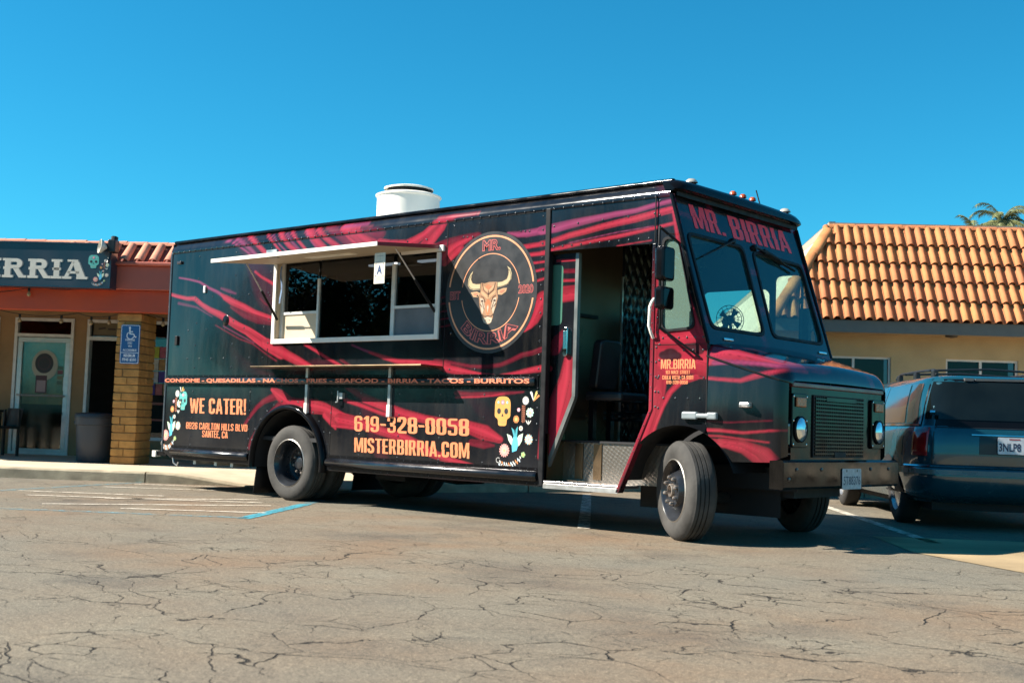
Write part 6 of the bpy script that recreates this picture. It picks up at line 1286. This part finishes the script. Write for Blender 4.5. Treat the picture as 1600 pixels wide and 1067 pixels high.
for sg in (-1, 1):
    for (a, b, s0_, s1_) in ((.34,.60,.10,.14), (.66,1.62,.14,.02), (1.72,2.55,.02,-.30), (2.62,3.25,-.28,-.78)):
        q = sidepatch(GHT, 8, a, b, .965, 1.335, .006, sg, 10, 6, s0_, s1_).build('side_window', mGlassBlk, gh, smooth=60)
    sidepatch(GHT, 8, .30, 3.3, .935, .955, .010, sg, 30, 2).build('window_trim', mTrim, gh, smooth=60)
    sidepatch(GHT, 8, 1.625, 1.70, .96, 1.34, .009, sg, 3, 6, .02, .02).build('door_pillar', mTrim, gh, smooth=60)
    sidepatch(LOWT, 9, .35, 4.4, .50, .56, .016, sg, 30, 3).build('side_moulding', mTrim if sg < 0 else mCarBlk, body, smooth=60)
# lights, tailgate details, bumper
for sg in (-1, 1):
    mb = MB(); th_ = [radians(x) for x in np.linspace(219, 243, 10)]; rows = [[(lambda q: (-sg*q[0]*-1 if sg > 0 else q[0], q[1], q[2]))(sup(LOWT, z, t, 9, .010)) for t in th_] for z in np.linspace(.665,.925,6)]
    if sg > 0: rows = [[(abs(x), y, z) for x, y, z in r] for r in rows]
    mb.grid(rows); tl = mb.build('tail_light', M('dark red lens', (.34,.008,.008), .12, var=.3, scale=8, coat=.6), car, smooth=60)
    o_ = tl.modifiers.new('t', 'SOLIDIFY'); o_.thickness = .012
rearpatch(LOWT, 9, -.80, -.792, .58, .935, .003, 2, 6).build('tailgate_gap', mCarBlk, body); rearpatch(LOWT, 9, .792, .80, .58, .935, .003, 2, 6).build('tailgate_gap', mCarBlk, body)
rearpatch(LOWT, 9, -.34, .34, .69, .855, .004).build('plate_recess', M('plate recess', (.003,.012,.018), .4), body, smooth=60)
rearpatch(LOWT, 9, -.42, .42, .862, .872, .018, 12, 2).build('plate_garnish', mTrim, body)
mb = MB(); mb.prism(rrect(-.152,.152,.70,.852,.012), lambda a, b, dd: (a, dd, b), .066, .070); cp = mb.build('license_plate', M('white number plate', (.60,.61,.64), .4, var=.15, scale=30), body)
d = Dec((0,.066,0), (1,0,0), (0,0,1), (0,-1,0), .001, .0006); d.text('3NLP8', -.142, .055, .725, .800, (.02,.03,.08), 0, .02); d.line([(-.05,.835),(.05,.835)], .012, (.40,.08,.08), 0); d.build('plate_characters', cp)
BMT = [(.26,.80,.16,4.7),(.30,.88,.06,4.9),(.40,.915,.01,4.92),(.50,.925,.0,4.93),(.56,.92,.015,4.92),(.585,.90,.06,4.88)]
mb = MB(); th_ = [radians(x) for x in np.linspace(204, 336, 60)]; mb.grid([[sup(BMT, z, t, 9) for t in th_] for z in (.26,.29,.33,.40,.46,.50,.54,.565,.585)]); bm_ = mb.build('rear_bumper', mPaint, car, smooth=60)
mb = MB(); mb.grid([[sup(BMT, z, t, 9, .008) for t in th_] for z in (.50,.52,.545)]); mb.build('bumper_strip', M('tan-grey bumper strip', (.20,.17,.14), .3, metal=.3), bm_, smooth=60)
mb = MB(); mb.grid([[sup(BMT, z, t, 9, .012) for t in th_] for z in (.568,.580)]); mb.build('bumper_chrome', mTrim, bm_, smooth=60)
MB().box(-.68,.68,.3,4.6,.17,.30).build('underside', mMatte, car)
# roof rails, wiper
for x in (-.56,.56):
    rr = MB().tube([(x,.62,1.425),(x,.70,1.475),(x,1.2,1.485),(x,2.0,1.485),(x,2.2,1.44)], .013, 8).build('roof_rail', mCarBlk, car, smooth=50)
    for y in (.68,1.35,2.05): MB().box(x-.025,x+.025,y-.05,y+.05,1.405,1.475).build('rail_foot', mCarBlk, rr, bevel=.01)
for y in (.80,1.75): MB().tube([(-.58,y,1.475),(0,y,1.50),(.58,y,1.475)], .011, 8).build('cross_bar', mCarBlk, car, smooth=50)
mb = MB(); mb.bar((-.30,.26,1.372),(.30,.265,1.378),.02,.02); mb.box(-.40,-.32,.24,.30,1.36,1.385); mb.build('rear_wiper', M('grey wiper arm', (.10,.10,.10), .4), car)
MB().tube([(-.74,.14,1.06),(-.70,.115,1.06)], .022, 8).build('glass_hinge', mTrim, car)
def cwheel(x, y):
    w_ = bpy.data.objects.new('wheel', None); COL.objects.link(w_); w_.parent = car; w_.location = (x, y, .315); ORIG[w_.name] = (0,0,0); s_ = -1 if x < 0 else 1; ax = (s_,0,0)
    MB().lathe([(.20,-.18),(.26,-.195),(.305,-.17),(.315,-.15),(.315,-.03),(.305,-.01),(.26,.01),(.20,-.005)], (0,0,0), ax, 48).build('tyre', M('car tyre', (.02,.019,.018), .8, var=.3, scale=8), w_, smooth=40)
    r_ = MB().lathe([(.205,-.01),(.195,.0),(.18,-.03),(.10,-.015),(.05,.0),(0,.002)], (0,0,0), ax, 32).build('rim', M('silver alloy', (.4,.4,.4), .3, metal=.9), w_, smooth=40)
for x in (-.84,.84):
    for y in (1.02,3.72): cwheel(x, y)
for sg in (-1, 1):
    for y in (1.02,3.72):
        mb = MB(); A = [radians(a) for a in range(0, 181, 12)]; n2 = len(A); rr = [(.0,.30)]; pts = [(y+.36*q*cos(t), max(.245,.30+.36*q*sin(t))) for q in (.0,.33,.66,1.) for t in A]; mb.grid([[(sg*(lev(LOWT, pts[i*n2+j][1])[0]+.004), *pts[i*n2+j]) for j in range(n2)] for i in range(4)]); mb.build('wheel_well', mMatte, body)
# ------------------------------------------------------------------ unseen trees and wall added behind the camera for gloss panels to mirror
def tree(label, x, y, h, r, seed, rgb):
    rnd = random.Random(seed); t = thing('street_tree', label, 'tree', (x,y,0), 0, (x,y,0), 'trees across the lot'); trunk = MB(); trunk.tube([(x,y,0),(x+.1,y,h*.25),(x,y+.1,h*.5)], [.22,.17,.1], 8)
    for k in range(6): a = k*1.05+rnd.random(); trunk.tube([(x,y,h*.35),(x+r*.5*cos(a),y+r*.5*sin(a),h*.6+rnd.random())], [.09,.03], 6)
    trunk.build('trunk', M('bark', (.08,.06,.045), .9, var=.3), t); mb = MB()
    cl = [(x+rnd.gauss(0,.45)*r, y+rnd.gauss(0,.45)*r, h*.62+rnd.gauss(0,.16)*h, r*rnd.uniform(.25,.5)) for _ in range(44)]
    for cx_, cy_, cz_, cr in cl:
        for _ in range(560):
            v_ = Vector((rnd.gauss(0,1), rnd.gauss(0,1), rnd.gauss(0,1))).normalized()*cr*rnd.uniform(.5,1.); c_ = Vector((cx_,cy_,cz_))+v_; a_ = Vector((rnd.gauss(0,1), rnd.gauss(0,1), rnd.gauss(0,1))).normalized(); b_ = a_.orthogonal().normalized(); s_ = rnd.uniform(.07,.15)
            mb.add([c_-a_*s_, c_+b_*s_*.5, c_+a_*s_, c_-b_*s_*.5], [(0,1,2,3)])
    mb.build('crown', M('dark tree leaves', rgb, .6, var=.3, scale=2), t)
for i, (x, y, h, r) in enumerate(((-27.5,-23,6.2,3.0), (-23,-25,8.0,3.4), (-18.5,-23,7.2,3.3), (-14.5,-24.5,8.2,3.4), (-9.5,-24,7.0,3.2))):
    tree('leafy dark tree standing across the lot behind the photographer', x, y, h, r, 40+i, (.03,.045,.015))

bw = thing('mirrored_wall', 'long low block wall added out of view for the panels to mirror', 'wall', (-25,-33,0)); MB().box(-70,14,-33.2,-33,0,1.9).build('wall_face', M('weathered block wall', (.14,.11,.085), .9, var=.25, scale=1.5), bw); MB().box(-70,14,-33.25,-32.95,1.9,1.98).build('wall_cap', M('wall coping', (.2,.17,.14), .9), bw)  # unseen wall, added only to show in the truck's reflections

for yy in (1.66,2.58):
    sidepatch(LOWT, 9, yy, yy+.008, .32, .93, .004, -1, 2, 8).build('door_seam', mCarBlk, body)
sidepatch(LOWT, 9, 2.35, 2.50, .80, .83, .022, -1, 3, 2).build('door_handle', mCarBlk, body); sidepatch(LOWT, 9, 1.42, 1.57, .80, .83, .022, -1, 3, 2).build('door_handle', mCarBlk, body)
rearpatch(LOWT, 9, -.80, .80, .925, .933, .004, 20, 1).build('tailgate_gap', mCarBlk, body); sidepatch(LOWT, 9, .55, .75, .66, .84, .004, -1, 4, 4).build('fuel_door', M('dark fuel door', (.004,.030,.045), .25, metal=.3, coat=.6), body)
